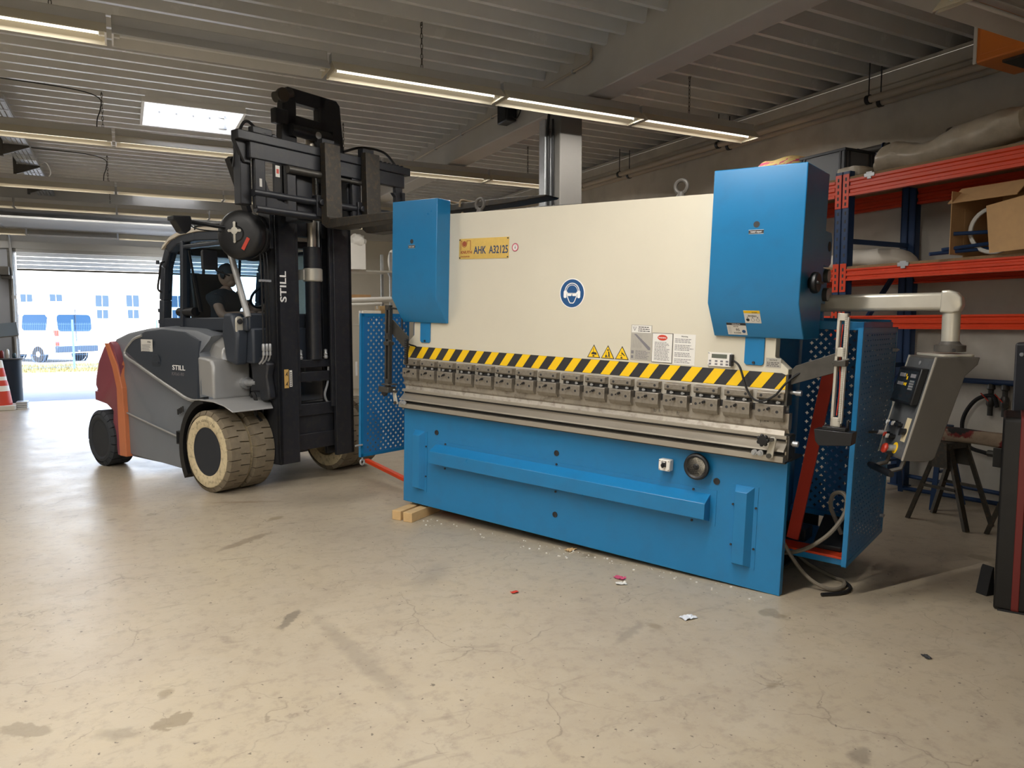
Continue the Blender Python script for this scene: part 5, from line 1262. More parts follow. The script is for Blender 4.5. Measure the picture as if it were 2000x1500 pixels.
# ================================================================ RACKING AND WHAT STANDS ON IT
rack = thing('pallet_rack', 'blue and orange pallet racking with chipboard shelves along the concrete wall', 'rack', H(0, 0))
RF0, RB0 = 5.80, 6.75
LV = [(2.735, 2.885), (1.985, 2.09), (1.555, 1.67)]
def slots(m, x0, y, z0, z1, st=.075):
    z = z0
    while z < z1:
        m.box(x0-.0015, x0, y-.008, y+.008, z, z+.03); z += st
for ub in (1.9, 4.6, 7.3, 10.0):
    for r in (RF0, RB0):
        u = MB()
        for s in (-1, 1):
            y0 = ub+s*.003 if s > 0 else ub-.075; y1 = y0+.072
            u.box(r, r+.012, y0, y1, 0, 2.96).box(r, r+.075, y0, y0+.012, 0, 2.96).box(r, r+.075, y1-.012, y1, 0, 2.96)
        u.box(r-.02, r+.09, ub-.09, ub+.09, 0, .01)
        uo = u.build('upright', m_rblue, rack, smooth=0)
        if r == RF0 and ub < 8:
            sl = MB()
            for s in (-.039, .039):
                slots(sl, r, ub+s, .1, 2.9)
            sl.build('upright_slots', m_ink, uo, smooth=0)
            cn = MB(); cs = MB()
            for z0, z1 in LV:
                for s in (-1, 1):
                    y0 = ub+s*.039
                    cn.box(r-.006, r, y0-.032, y0+.032, z0-.10, z1+.05); slots(cs, r-.0058, y0, z0-.08, z1+.03, .055)
            cn.each('beam_connector', m_orange, uo, bevel=.002); cs.build('connector_slots', m_ink, uo, smooth=0)
    br = MB()
    for z in (.2, 1.2, 2.35): br.beam((RF0+.05, ub, z), (RB0+.03, ub, z), .03, .045)
    br.beam((RF0+.05, ub, 1.25), (RB0+.03, ub, 2.3), .03, .04).beam((RF0+.05, ub, .25), (RB0+.03, ub, 1.15), .03, .04)
    br.each('brace', m_rblue, rack, smooth=0)
def beam_profile(r, z0, z1):
    h = z1-z0; s = -.0
    return [(r-.008, z0), (r-.008, z0+h*.16), (r+.004, z0+h*.21), (r+.004, z0+h*.36), (r-.008, z0+h*.42), (r-.008, z0+h*.60), (r+.004, z0+h*.66), (r+.004, z0+h*.8), (r-.008, z0+h*.86), (r-.008, z1), (r+.045, z1), (r+.045, z0)]
for a, b_ in ((1.975, 4.525), (4.675, 7.225), (7.375, 9.925)):
    for i, (z0, z1) in enumerate(LV):
        for r in (RF0, RB0+.02):
            m = MB(); m.prism(beam_profile(r, z0, z1), 1, a, b_); m.build('shelf_beam', m_orange, rack, smooth=0)
        if i < 2:
            bo = MB().box(RF0+.0, RB0+.06, a, b_, z1, z1+.022).build('shelf_board', m_board, rack, bevel=.002)
            for y in ((a+.18, b_-.55) if i else (a+.9, b_-.2)):
                MB().box(RF0-.014, RF0-.004, y-.05, y+.05, z1-.012, z1+.020).box(RF0-.014, RF0-.010, y-.03, y+.03, z1+.018, z1+.032).box(RF0-.014, RF0+.02, y-.02, y+.02, z1-.03, z1-.01).build('shelf_clip', m_galv, rack, bevel=.002)
TOP, MID = 2.907, 2.112
# grey folding crate
cr = thing('plastic_crate', 'grey plastic crate with ribbed corner on the top rack shelf', 'crate', H(6.12, 4.93, TOP))
m = MB()
for q in ((-.2, .2, -.25, -.24), (-.2, .2, .24, .25), (-.2, -.19, -.25, .25), (.19, .2, -.25, .25)): m.box(q[0], q[1], q[2], q[3], 0, .29)
m.box(-.2, .2, -.25, .25, 0, .012); m.build('crate_body', m_crate, cr, bevel=.004)
m = MB().box(-.212, .212, -.262, .262, .275, .30).box(-.19, .19, -.24, .24, .27, .302)
for y in (-.24, -.2, .2, .24):
    m.box(-.208, -.2, y-.012, y+.012, .0, .28)
for x in (-.19, -.14, .14, .19): m.box(x-.01, x+.01, -.258, -.25, 0, .28)
m.build('crate_rim', pm('crate_dark', '33363b', .5), cr, bevel=.003)
# paper sack
sk = thing('paper_sack', 'yellow paper sack with pink print lying behind the right press housing', 'sack', H(6.30, 5.62, TOP))
m = MB(); rings = []
for i in range(15):
    t = i/14; y = -.40+.80*t; k = 1-abs(2*t-1)**5; w_ = .24*k+.02; h = .19+.05*t if k > .5 else .08+.1*k
    rings.append([V((w_*cos(a)*(1+.06*sin(5*a+7*t)), y+.02*sin(3*a), max(.004, h*(1+sin(a)) + (.02*sin(9*t+2*a) if sin(a) > 0 else 0)))) for a in [2*PI*q/20 for q in range(20)]])
m.loft(rings)
m_sack = pm('sack_paper', 'd9bd78', .75, 0, .08, 14, .2, 30); N, L, b = nt(m_sack)       # printed with a pink block of lettering
tc = N.new('ShaderNodeTexCoord'); n = N.new('ShaderNodeTexNoise'); n.inputs['Scale'].default_value = 7; mp = N.new('ShaderNodeMapping'); mp.inputs['Scale'].default_value = (1, 1, 3)
L.new(tc.outputs['Object'], mp.inputs[0]); L.new(mp.outputs[0], n.inputs['Vector']); r = N.new('ShaderNodeValToRGB'); r.color_ramp.elements[0].position = .55; r.color_ramp.elements[1].position = .57; L.new(n.outputs['Fac'], r.inputs[0])
x = N.new('ShaderNodeMix'); x.data_type = 'RGBA'; L.new(r.outputs[0], x.inputs['Factor']); L.new(b.inputs['Base Color'].links[0].from_socket, x.inputs[6]); x.inputs[7].default_value = (*lin('c2416f'), 1); L.new(x.outputs[2], b.inputs['Base Color'])
m.build('sack_body', m_sack, sk, smooth=60)
# film-wrapped long bundle
wr = thing('film_wrapped_bundle', 'long bundle wrapped in cloudy plastic film on the top rack shelf', 'wrapped bundle', H(6.08, 3.75, TOP))
m = MB(); rings = []
N_ = 40; prof = [(0, .02, .16), (.06, .01, .26), (.15, 0, .28), (.30, 0, .215), (.42, .0, .225), (.52, .005, .30), (.68, .03, .31), (.84, .075, .335), (.95, .10, .33), (1, .15, .26)]
def at_(t):
    for p, q in zip(prof[:-1], prof[1:]):
        if t <= q[0]: k = (t-p[0])/(q[0]-p[0]); return p[1]+(q[1]-p[1])*k, p[2]+(q[2]-p[2])*k
    return prof[-1][1:]
for i in range(N_+1):
    t = i/N_; y = .68-1.30*t; z0, z1 = at_(t); k = 1 if .03 < t < .97 else .6
    rg = []
    for j in range(32):
        a = 2*PI*j/32; w_ = 1+.12*noise.noise(V((cos(a)*1.6, sin(a)*1.6, t*7)))+.07*noise.noise(V((cos(a)*4, sin(a)*4+t*3, t*19)))
        rg.append(V((.17*k*cos(a)*w_, y, max(.002, (z0+z1)/2+(z1-z0)/2*sin(a)*w_))))
    rings.append(rg)
m.loft(rings); m.build('film', m_plastic_wrap, wr, smooth=50)
MB().tube(curve([(-.13, .0, .18), (-.09, .02, .26), (-.02, -.02, .27), (.03, .03, .24)], 5), .012, 6).build('tape_end', m_pgrey, wr)
b2 = thing('film_wrapped_pack', 'short flat pack in creased film at the left end of the top rack shelf', 'wrapped pack', H(5.98, 4.60, TOP))
m = MB(); rings = []
for i in range(13):
    t = i/12; y = .15-.3*t; k = 1-abs(2*t-1)**6*.6
    rings.append([V(((.12*k)*max(-1, min(1, 1.4*cos(a)))*(1+.06*noise.noise(V((a*2, t*6, 0)))), y, .055+.05*k*max(-1, min(1, 1.5*sin(a)))*(1+.12*noise.noise(V((a*2, t*8, 3)))))) for a in [2*PI*q/18 for q in range(18)]])
m.loft(rings); m.build('film', m_plastic_wrap, b2, smooth=70)
bk = thing('steel_bracket', 'dark blue steel roller bracket standing behind the film-wrapped pack', 'bracket', H(6.42, 4.78, TOP))
m = MB()
for y in (-.14, .14): m.prism(rect_round(-.05, .07, .0, .39, .03), 1, y-.006, y+.006)
m.box(-.04, .06, -.14, .14, .26, .30); bo = m.build('bracket_plates', m_rblue, bk, bevel=.003)
MB().cyl((0, -.18, .35), (0, .2, .35), .035, 16).build('bracket_roller', m_pgrey, bk)
# carton on its side with hoses in it
cb = thing('cardboard_box', 'brown cardboard box lying open on the middle rack shelf', 'box', H(6.1, 3.22, MID))
m = MB(); t = .006
m.box(-.25, .25, -.33, .30, 0, t).box(-.25, .25, -.33, .30, .53-t, .53).box(.25-t, .25, -.33, .30, 0, .53).box(-.25, .25, .30-t, .30, 0, .53).box(-.25, .25, -.33, -.33+t, 0, .53)
bx_ = m.build('carton', m_card, cb, smooth=0)
MB().beam((-.25, .08, .535), (-.42, .08, .41), .5, .006, (0, 0, 1)).build('top_flap', m_card2, cb, smooth=0)
MB().box(-.42, -.25, .296, .302, .02, .5).build('side_flap', m_card, cb, smooth=0)
MB().prism([(-.24, .02), (.02, .01), (.06, .36), (-.2, .40)], 0, -.385, -.379).build('front_flap', m_card2, cb, smooth=0)
hr = thing('white_hose_ring', 'white plastic hose ring inside the open cardboard box', 'hose', H(5.9, 3.36, MID+.20))
MB().torus((0, -.05, 0), (1, .2, 0), .17, .016, 30, 8).build('ring', m_white, hr)
for i, (p, q) in enumerate((((-.18, .18, .05), (.1, -.1, .10)), ((-.24, .24, .02), (.1, -.05, .06)), ((-.14, .12, .17), (.12, -.14, .18)))):
    tb = thing('blue_tube', ['uppermost of the two low crossed blue tubes at the carton opening', 'blue tube sticking out lowest and furthest from the open carton', 'straight blue tube lying across the white hose ring'][i], 'tube', H(5.86, 3.4, MID+.01), 'blue tubes in the carton')
    MB().cyl(p, q, .015, 10).build('tube_wall', pm('tube_navy%d' % i, '1f3a63', .5), tb)
# white foam sheets
fs = thing('foam_roll', 'white foam sheeting rolled and slumped on the middle rack shelf', 'foam', H(6.42, 4.95, MID))
m = MB(); rings = []
for i in range(19):
    t = i/18; y = .34-1.0*t; k = 1-abs(2*t-1)**5*.7
    rings.append([V((.22*k*cos(a)*(1+.08*noise.noise(V((a, t*5, 1)))), y, max(.003, .10*k+.10*k*sin(a)*(1+.25*noise.noise(V((cos(a), sin(a)+t*6, 2))))))) for a in [2*PI*q/20 for q in range(20)]])
m.loft(rings); m.build('foam_sheet', m_foam, fs, smooth=70)
# ---- pipes on the wall
for i, (r, lab) in enumerate(((6.60, 'outer of two parallel painted pipes hung below the roof deck'), (6.78, 'inner of two parallel painted pipes, next to the wall'))):
    p = thing('heating_pipe', lab, 'pipe', H(r, 4.5, 3.80), 'pair of heating pipes along the wall')
    MB().cyl((0, -8, 0), (0, 12.5, 0), .036, 14).build('pipe_run', m_pipe, p)
    for y in (2.9-4.5, 4.97-4.5, 7.05-4.5, 9.1-4.5, 11.2-4.5):
        c = MB().lathe([(.037, -.02), (.046, -.02), (.046, .02), (.037, .02)], (0, y, 0), (0, 1, 0), 16, True).build('pipe_clamp', m_black, p)
        MB().cyl((0, y, .04), (0, y, DECK-3.80+.02), .006, 6).build('hanger_rod', m_black, p)
# orange enamel cabinet fixed high on the wall
oc = thing('orange_cabinet', 'orange sheet metal heater casing fixed high up at the right edge', 'heater', H(5.9, 3.18, 3.6))
m = MB().box(0, .55, -.95, .36, 0, .54).build('casing', m_orbox, oc, bevel=.012)
MB().box(-.006, 0, -.90, .31, .05, .50).build('casing_panel', m_orbox, oc, bevel=.003)
MB().box(-.008, .012, .335, .362, -.004, .54).build('corner_trim', m_white, oc, bevel=.004)
g = MB()
for y, z in ((.20, .22), (.06, .12), (.24, .46)): g.cyl((-.006, y, z), (-.014, y, z), .016, 12)
g.each('casing_screw', m_dsteel, oc)
MB().cyl((.3, -.2, .0), (.3, -.2, -.10), .06, 16).box(.1, .5, -.6, .2, -.02, 0).build('casing_duct', m_dsteel, oc)
# speaker, conduit and cabling at the beam and column
sp = thing('wall_speaker', 'small black loudspeaker on the side of the concrete beam', 'loudspeaker', H(4.03, 7.6, 3.97))
MB().box(-.15, -.02, -.12, .12, -.11, .11).build('cabinet', m_black, sp, bevel=.015); MB().box(-.03, .0, -.03, .03, -.04, .04).build('bracket', m_black, sp); MB().box(-.155, -.15, -.10, .10, -.09, .09).build('grille', m_rubber, sp, bevel=.006)
MB().tube(curve([(-.08, -.12, -.06), (-.05, -.17, -.09), (-.015, -.2, .0), (-.012, -.22, .12)], 5), .006, 6).build('speaker_lead', m_hose, sp)
cd = thing('cable_conduit', 'grey cable conduit clipped along the top of the concrete beam', 'conduit', H(4.03, 6.0, 4.06))
MB().tube([(-.02, 0, .12), (-.02, 0, .02), (-.02, .06, .0), (-.02, .5, 0), (-.02, 3, 0), (-.02, 9, 0)], .012, 8).build('conduit_tube', m_pipe, cd)
g = MB()
for i in range(9): g.box(-.035, 0, .3+.9*i, .33+.9*i, -.016, .016)
g.each('conduit_clip', m_galv, cd)
cs_ = thing('cable_riser', 'steel cable channel with a black cable on the side of the column', 'cable channel', H(3.98, 6.78, 0))
MB().box(-.05, .0, -.06, .06, 0, 3.7).box(.02, .045, -.05, -.02, 0, 3.6).each('channel', m_galv, cs_, bevel=.004)
MB().tube(curve([(-.02, -.075, .3), (-.02, -.075, 2), (-.02, -.075, 3.3), (-.02, -.07, 3.6), (.0, -.06, 3.77)], 5), .014, 8).tube([(.03, -.085, .3), (.03, -.085, 3.7)], .011, 8).each('riser_cable', m_hose, cs_)
# cable tray along the hall
ct = thing('cable_tray', 'grey perforated cable tray with brackets running under the deck at the left', 'cable tray', H(-1.12, 13.6, 3.92))
m = MB()
for x in (-.10, -.05, .0, .05, .10): m.box(x-.018, x+.018, -4.2, 3.9, 0, .012)
for x in (-.125, .125): m.box(x-.004, x+.004, -4.2, 3.9, 0, .05)
i = -4.1
while i < 3.9: m.box(-.125, .125, i, i+.03, -.004, .002); i += .35
m.build('tray', m_galv, ct, smooth=0)
for y in (-1.9, -.5, 1.3, 3.0):
    g = MB().prism([(-.16, .0), (.14, .0), (.14, -.02), (-.1, -.12), (-.16, -.14)], 1, y-.02, y+.02).box(-.19, -.15, y-.025, y+.025, -.16, .22)
    g.build('tray_bracket', m_dsteel, ct, bevel=.003)
MB().tube(curve([(.13, -.45, .02), (.2, -.3, .1), (.24, 0, .02), (.18, .3, -.02), (.1, .5, .03)], 5), .008, 6).build('loose_cable', m_white, ct)

# ================================================================ THINGS ON THE FLOOR
# timber packing under the raised end of the press
for i, (x, y) in enumerate(((-.845, 5.848), (-.945, 5.915))):
    d = math.atan2(.271, .139)
    t = thing('timber_block', ['squared timber block in front, carrying the raised left end of the press', 'squared timber block behind, next to the orange drawbar'][i], 'timber', T(x, y, 0) @ RZ(d), 'timber packing under the press')
    MB().box(0, .42, -.043, .043, 0, .078).build('timber', m_wood, t, bevel=.004)
sk = thing('machine_skate', 'red machine skate on rollers under the raised end of the press', 'skate', T(-.45, 6.22, 0) @ RZ(-.66))
MB().box(-.16, .16, -.11, .11, .055, .085).box(-.16, .16, -.11, -.09, .02, .06).box(-.16, .16, .09, .11, .02, .06).build('skate_frame', m_red, sk, bevel=.004)
for x in (-.1, .0, .1): MB().cyl((x, -.09, .032), (x, .09, .032), .032, 16).build('roller', m_dsteel, sk)
db = thing('drawbar', 'orange steel drawbar lying slanted on the floor beneath the left guard door', 'drawbar', T(-1.10, 7.10, .0) @ RZ(-.87))
MB().beam((-.65, 0, .18), (.62, 0, .05), .05, .035).build('bar', m_orange, db, bevel=.004); MB().cyl((.62, -.04, .05), (.62, .04, .05), .045, 16).build('bar_eye', m_orange, db)
# grey cable on the floor at the right end of the press
cbl = thing('floor_cable', 'loose grey-brown cable looping on the floor at the right end of the press', 'cable', T(1.62, 4.5, 0))
MB().tube(curve([(.0, -.02, .42), (.06, -.06, .24), (.16, -.14, .08), (.27, -.20, .018), (.37, -.17, .014), (.43, -.06, .014), (.40, .02, .014), (.30, .2, .05), (.2, .35, .16), (.12, .5, .25)], 8), .012, 8).build('cable_loop', m_cable, cbl)
MB().tube(curve([(.43, -.08, .014), (.42, -.17, .012), (.34, -.25, .012), (.2, -.28, .012)], 6), .011, 8).build('cable_end', m_hose, cbl)
# film straps hung over the forks
for i, (f, tl) in enumerate(((2.40, 'left'), (2.53, 'right'))):
    t = thing('rope_sling', f'thin brown rope tied over the fork blade, {tl} one of two', 'rope', FM @ T(f, .87, 2.53), 'rope slings on the fork')
    MB().tube(curve([(-.01, -.10, .0), (.0, -.095, .05), (.0, .0, .055), (.0, .10, .05), (.01, .10, -.02), (.02, .06, -.06), (.03, -.06, -.07), (.02, -.105, -.05), (.06, -.11, -.12)], 6), .009, 7).build('rope', pm('rope_brown%d' % i, '8d7a60', .85), t)
# sawhorses with a painted timber
def sawhorse(M, label, wd, hg, spread, mat, group):
    t = thing('sawhorse', label, 'sawhorse', M, group)
    MB().box(-.06, .06, -wd/2, wd/2, hg-.05, hg).build('top_rail', mat, t, bevel=.003)
    for sx in (-1, 1):
        for y in (-wd/2+.04, wd/2-.04):
            MB().beam((sx*.04, y, hg-.02), (sx*spread, y+(.06 if y > 0 else -.06), .0), .04, .03).build('leg', mat, t, smooth=0)
    for y in (-wd/2, wd/2):
        MB().beam((-spread*.55, y, hg*.45), (spread*.55, y, hg*.45), .03, .02).build('cross_tie', mat, t, smooth=0)
        MB().prism([(-.065, hg-.2), (.065, hg-.2), (.05, hg), (-.05, hg)], 1, y-.012, y+.012).build('end_plate', mat, t, smooth=0)
    return t
m_saw = pm('sawhorse_steel', '4a463f', .6, .4, .15, 12, 0, 60, '6a5a48', .5)
sawhorse(H(5.86, 3.53, 0, PI/2), 'rusty steel sawhorse at the left end of the paint-stained timber', .30, .66, .24, m_saw, 'sawhorses by the wall')
sawhorse(H(5.95, 2.95, 0, PI/2), 'rusty steel sawhorse partly hidden by the black flight case', .30, .66, .24, m_saw, 'sawhorses by the wall')
sawhorse(H(6.32, 4.12, 0, 0), 'dark blue trestle stand behind the control pendant', .55, .72, .22, m_rblue, 'trestles by the wall')
tb = thing('stained_timber', 'timber beam splashed with red and black paint lying on the sawhorses', 'timber', H(5.84, 3.2, .665))
m = MB(); rings = []
for i in range(15):
    t = i/14; y = .46-1.1*t
    k = .6 if i in (0, 14) else 1
    rings.append([V((.058*k*c_+.006*noise.noise(V((y*6, c_, s_))), y, .055+.052*k*s_+.008*noise.noise(V((y*5, c_*2, s_*2+5))))) for c_, s_ in [(max(-1, min(1, 1.35*cos(a))), max(-1, min(1, 1.35*sin(a)))) for a in [2*PI*q/14 for q in range(14)]]])
m.loft(rings)
def stained():
    mt = pm('paint_stained_wood', '8f7c66', .85, 0, .15, 14, .3, 40); N, L, b = nt(mt)
    tc = N.new('ShaderNodeTexCoord'); prev = b.inputs['Base Color'].links[0].from_socket
    for sc, lo, col in ((5, .52, '6e1f1b'), (4.1, .56, '17120f')):
        n = N.new('ShaderNodeTexNoise'); n.inputs['Scale'].default_value = sc; n.inputs['Detail'].default_value = 5; L.new(tc.outputs['Object'], n.inputs['Vector'])
        r = N.new('ShaderNodeValToRGB'); r.color_ramp.elements[0].position = lo; r.color_ramp.elements[1].position = lo+.04; L.new(n.outputs['Fac'], r.inputs[0])
        x = N.new('ShaderNodeMix'); x.data_type = 'RGBA'; L.new(r.outputs[0], x.inputs['Factor']); L.new(prev, x.inputs[6]); x.inputs[7].default_value = (*lin(col), 1); prev = x.outputs[2]
    L.new(prev, b.inputs['Base Color']); return mt
m.build('timber', stained(), tb, smooth=60)
# pipework and valves on the wall
vp = thing('valve_manifold', 'dark pipe with ball valves and a grey hose on the wall behind the sawhorses', 'pipework', H(6.84, 3.8, 1.08))
MB().cyl((0, .75, 0), (0, -.9, 0), .025, 12).build('supply_pipe', m_rblue, vp)
for y in (0, -.12):
    MB().cyl((0, y, 0), (0, y, -.30), .022, 10).lathe([(.03, -.02), (.034, -.06), (.024, -.07)], (0, y, 0), (0, 0, 1), 12).lathe([(.024, -.12), (.034, -.14), (.034, -.20), (.024, -.22)], (0, y, 0), (0, 0, 1), 12).build('valve_drop', m_dsteel, vp)
    MB().beam((-.03, y, -.17), (-.05, y+.06, -.10), .016, .008).build('valve_lever', m_red, vp)
MB().tube(curve([(0, -.06, -.22), (-.02, -.03, -.12), (-.03, .1, -.16), (-.03, .2, -.30), (-.03, .22, -.45), (-.03, .15, -.6), (-.02, .0, -.64)], 7), .018, 8).build('hose', m_rubber, vp)
MB().cyl((0, 0, -.64), (0, -.1, -.64), .03, 10).box(-.03, .03, -.16, -.06, -.75, -.58).build('filter_unit', m_dsteel, vp, bevel=.004)
MB().cyl((-.02, .8, -.98), (-.02, -.2, -.98), .02, 10).cyl((-.3, .6, -1.045), (-.1, -.4, -1.045), .02, 10).each('floor_pipe', m_rblue, vp)
# black flight case standing on end with a red band, and the dark cabinet behind
fc = thing('flight_case', 'black case with a red band standing upright at the right edge', 'case', T(2.98, 3.83, 0) @ RZ(rad(56)))
cm = MB().prism(rect_round(0, .42, .0, 1.09, .03), 1, 0, .34).build('case_shell', m_case, fc, bevel=.012)
MB().prism(rect_round(-.006, .426, -.0, 1.096, .03), 1, .222, .258).build('red_band', m_casered, fc, bevel=.004)
g = MB()
for z in (.15, .3, .5, .72, .9): g.box(-.012, .0, .03, .06, z, z+.05)
g.each('case_latch', m_case, fc, bevel=.003)
MB().tube(curve([(.03, .20, 1.09), (.06, .205, 1.12), (.14, .205, 1.12), (.17, .20, 1.09)], 4), .012, 8).build('case_handle', m_galv, fc)
MB().box(.0, .42, .02, .32, -.0, .01).build('case_foot', m_rubber, fc)
dc = thing('dark_cabinet', 'dark grey machine cabinet behind the black flight case', 'cabinet', H(4.90, 2.60, 0))
MB().box(0, .6, -.75, .0, 0, 1.485).build('cabinet_body', pm('cabinet_charcoal', '2b2c31', .45), dc, bevel=.02)
g = MB()
for z in (1.41, .9, .3): g.cyl((.0, -.05, z), (-.008, -.05, z), .012, 10)
g.cyl((.06, -.0, 1.42), (.06, .008, 1.42), .012, 10); g.each('cabinet_screw', m_galv, dc)
MB().box(.05, .3, -.2, -.05, 1.485, 1.49).build('cabinet_label', m_pgrey, dc, smooth=0)
wd = thing('door_wedge', 'dark wedge on the floor against the black flight case', 'wedge', T(2.79, 4.22, 0) @ RZ(rad(20)))
MB().prism([(0, 0), (.035, .15), (.045, .17), (.055, .17), (.065, 0)], 1, 0, .07).build('wedge_block', m_rubber, wd, bevel=.003)
# scraps on the floor
def scrap(x, y, s, mat, label, name='paper_scrap', cat='scrap'):
    t = thing(name, label, cat, H(x, y, 0, random.random()*6), None)
    m = MB(); m.sheet(lambda u, v: V(((u-.5)*s*1.6+.1*s*noise.noise(V((u*3, v*3, x))), (v-.5)*s, .003+.35*s*abs(noise.noise(V((u*3.5+x, v*3.5, y)))))), 7, 5)
    o = m.build('crumpled_sheet', mat, t, smooth=0); so_ = o.modifiers.new('thickness', 'SOLIDIFY'); so_.thickness = .0012
m_pink = pm('scrap_pink', 'b5486a', .7)
scrap(2.711, 3.687, .045, m_pink, 'crumpled pink scrap on the floor in front of the press'); scrap(2.66, 3.60, .04, m_paper, 'crumpled silvery scrap just in front of the pink one')
scrap(2.673, 3.002, .055, pm('scrap_white', 'd5dae2', .6), 'crumpled white paper scrap on the open floor'); scrap(2.751, 4.32, .05, m_wood, 'pale wood splinter at the foot of the press', 'wood_splinter', 'splinter')
scrap(3.363, 2.099, .03, m_ink, 'small dark crumpled scrap on the floor at the right', 'dark_scrap'); scrap(2.011, 3.777, .03, m_red, 'thin red scrap on the floor left of the others', 'red_scrap')
# litter line under the press edge: swarf nobody could count
sw = MB()
for i in range(90):
    t = random.random(); p = PM @ V((.3+2.8*t, -.02-.16*random.random()**2, 0)); s_ = .003+.006*random.random()**2
    sw.cbox((p.x, p.y, s_*.4), (s_*1.5, s_, s_*.8))
o = sw.build('swarf', m_paper, smooth=0); tag(o, 'pale swarf and crumbs scattered on the floor along the press foot', 'swarf', kind='stuff')
# by the gate
dr = thing('waste_bin', 'dark cylindrical waste bin against the gate jamb', 'bin', H(-1.98, 17.25))
MB().lathe([(.20, 0), (.215, .02), (.225, .88), (.235, .89), (.235, .91), (.21, .905), (.2, .3), (0, .3)], n=32).build('bin_body', pm('bin_dark', '1f2a38', .35, .3), dr)
for i, (x, y, c, h) in enumerate(((-.10, .02, '7c2f2a', .15), (.0, -.06, 'b9b4ae', .18), (.10, .03, '2c3f46', .10))):
    t = thing('spray_can', ['red topped can on the board over the bin', 'silver can on the board over the bin', 'dark green can on the board over the bin'][i], 'can', H(-1.98+x, 17.25+y, .93), 'cans over the bin')
    MB().lathe([(.0, 0), (.03, 0), (.033, .01), (.033, h-.03), (.02, h-.01), (.02, h), (0, h)], n=16).build('can_body', pm('can%d' % i, c, .35, .4), t)
bb = thing('board', 'thin grey board lying on the waste bin', 'board', H(-1.98, 17.25, .91)); MB().box(-.26, .26, -.18, .18, 0, .018).build('board_panel', m_pgrey, bb, bevel=.003)
mo = thing('welding_screen', 'tilted tinted visor panel on a stand by the gate jamb', 'visor', H(-2.10, 16.9, 0))
MB().beam((-.32, 0, 1.43), (.34, 0, 1.50), .012, .26).build('visor_panel', pm('visor_tint', '56687a', .18), mo, smooth=0)
MB().cyl((0, .06, 0), (0, .06, 1.45), .02, 10).cyl((0, .06, 0), (0, .06, .03), .16, 20).beam((-.32, 0, 1.30), (.34, 0, 1.37), .02, .02).build('visor_stand', m_dsteel, mo)
cn = thing('traffic_cone', 'red and white traffic cone at the left edge by the gate', 'cone', H(-2.06, 16.55))
MB().prism(rect_round(-.26, .26, -.26, .26, .05), 2, 0, .09).build('cone_base', pm('cone_base', 'c9c4ba', .7), cn, bevel=.01)
MB().lathe([(.20, .09), (.165, .35)], n=28).build('cone_body', m_red, cn)
for q_ in ([(.165, .35), (.15, .45)], [(.128, .55), (.118, .62)], [(.09, .78), (.07, .92), (0, .93)]): MB().lathe(q_, n=28).build('cone_band', m_white, cn)
MB().lathe([(.15, .45), (.128, .55)], n=28).build('cone_ring', m_red, cn)
MB().lathe([(.118, .62), (.09, .78)], n=28).build('cone_ring', m_red, cn)
for k in range(4):
    t = thing('steel_plate', f'grey steel offcut beside the traffic cone, {["lowest", "second lowest", "second from top", "topmost"][k]} of its stack', 'plate', H(-1.72, 16.62, .035*k), 'steel offcuts by the cone')
    MB().box(-.09, .09, -.15+.01*k, .15, 0, .028).build('plate', m_galv, t, bevel=.004)
# shelves with white boxes at the far end, seen past the mast
sh = thing('shelf_unit', 'pale steel shelf unit at the far end between mast and press', 'shelf', H(4.35, 14.4))
for x in (-.80, .40):
    for y in (-.25, .3): MB().box(x-.025, x+.025, y-.025, y+.025, 0, 3.0).build('post', m_galv, sh, smooth=0)
for z in (1.55, 2.02, 2.60): MB().box(-.83, .43, -.28, .33, z, z+.04).build('shelf_board', m_alu, sh, bevel=.004)
MB().beam((.35, -.25, 2.62), (.85, -.25, 1.65), .05, .04).build('diagonal_brace', m_galv, sh, smooth=0)
def carton(x, y, z, w_, d, h, mat, label, name='white_carton'):
    t = thing(name, label, 'box', H(x, y, z), 'boxes on the far shelf'); MB().box(-w_/2, w_/2, -d/2, d/2, 0, h).build('carton_body', mat, t, bevel=.006)
    MB().box(-w_/2-.002, w_/2+.002, -.03, .03, h-.06, h+.002).build('tape_strip', m_paper, t, smooth=0); return t
carton(3.92, 14.3, 2.64, .62, .45, .50, m_white, 'large white box on top of the far shelf unit')
carton(4.02, 14.3, 2.06, .6, .45, .10, m_card, 'flat brown carton on the far middle shelf', 'brown_carton')
carton(4.60, 14.3, 1.59, .18, .3, .36, m_wood, 'tall pale wooden box on the lower far shelf', 'wooden_box')
t = carton(4.30, 14.1, 1.59, .36, .3, .26, m_foam, 'cream box with a printed square on the lower far shelf', 'cream_box'); MB().box(-.12, -.02, -.152, -.15, .06, .20).build('printed_square', m_ink, t, smooth=0)
t = thing('foam_roll', 'thick white foam roll on the far shelf beside the press housing', 'foam', H(5.12, 14.35, 2.86)); MB().cyl((-.3, 0, 0), (.6, 0, 0), .22, 28).build('roll', m_foam, t, bevel=.04)
MB().box(-.35, .6, -.2, .2, -.24, -.22).build('roll_tray', m_galv, t)
t = thing('plastic_bag', 'crumpled white plastic bag hanging over the large white box', 'bag', H(4.10, 14.15, 3.14))
m = MB(); m.ball((0, 0, .05), (.16, .12, .12), 18, 12); m.v = [tuple(V(p)*(1+.35*noise.noise(V(p)*16))) for p in m.v]; m.build('bag_film', m_white, t, smooth=50)
t = thing('plastic_tube', 'thick white plastic tube lying along the far shelf edge', 'tube', H(4.0, 13.98, 2.03), 'white tubes at the far shelf'); MB().cyl((-.6, 0, .0), (.7, 0, .06), .04, 14).build('tube_wall', m_white, t)
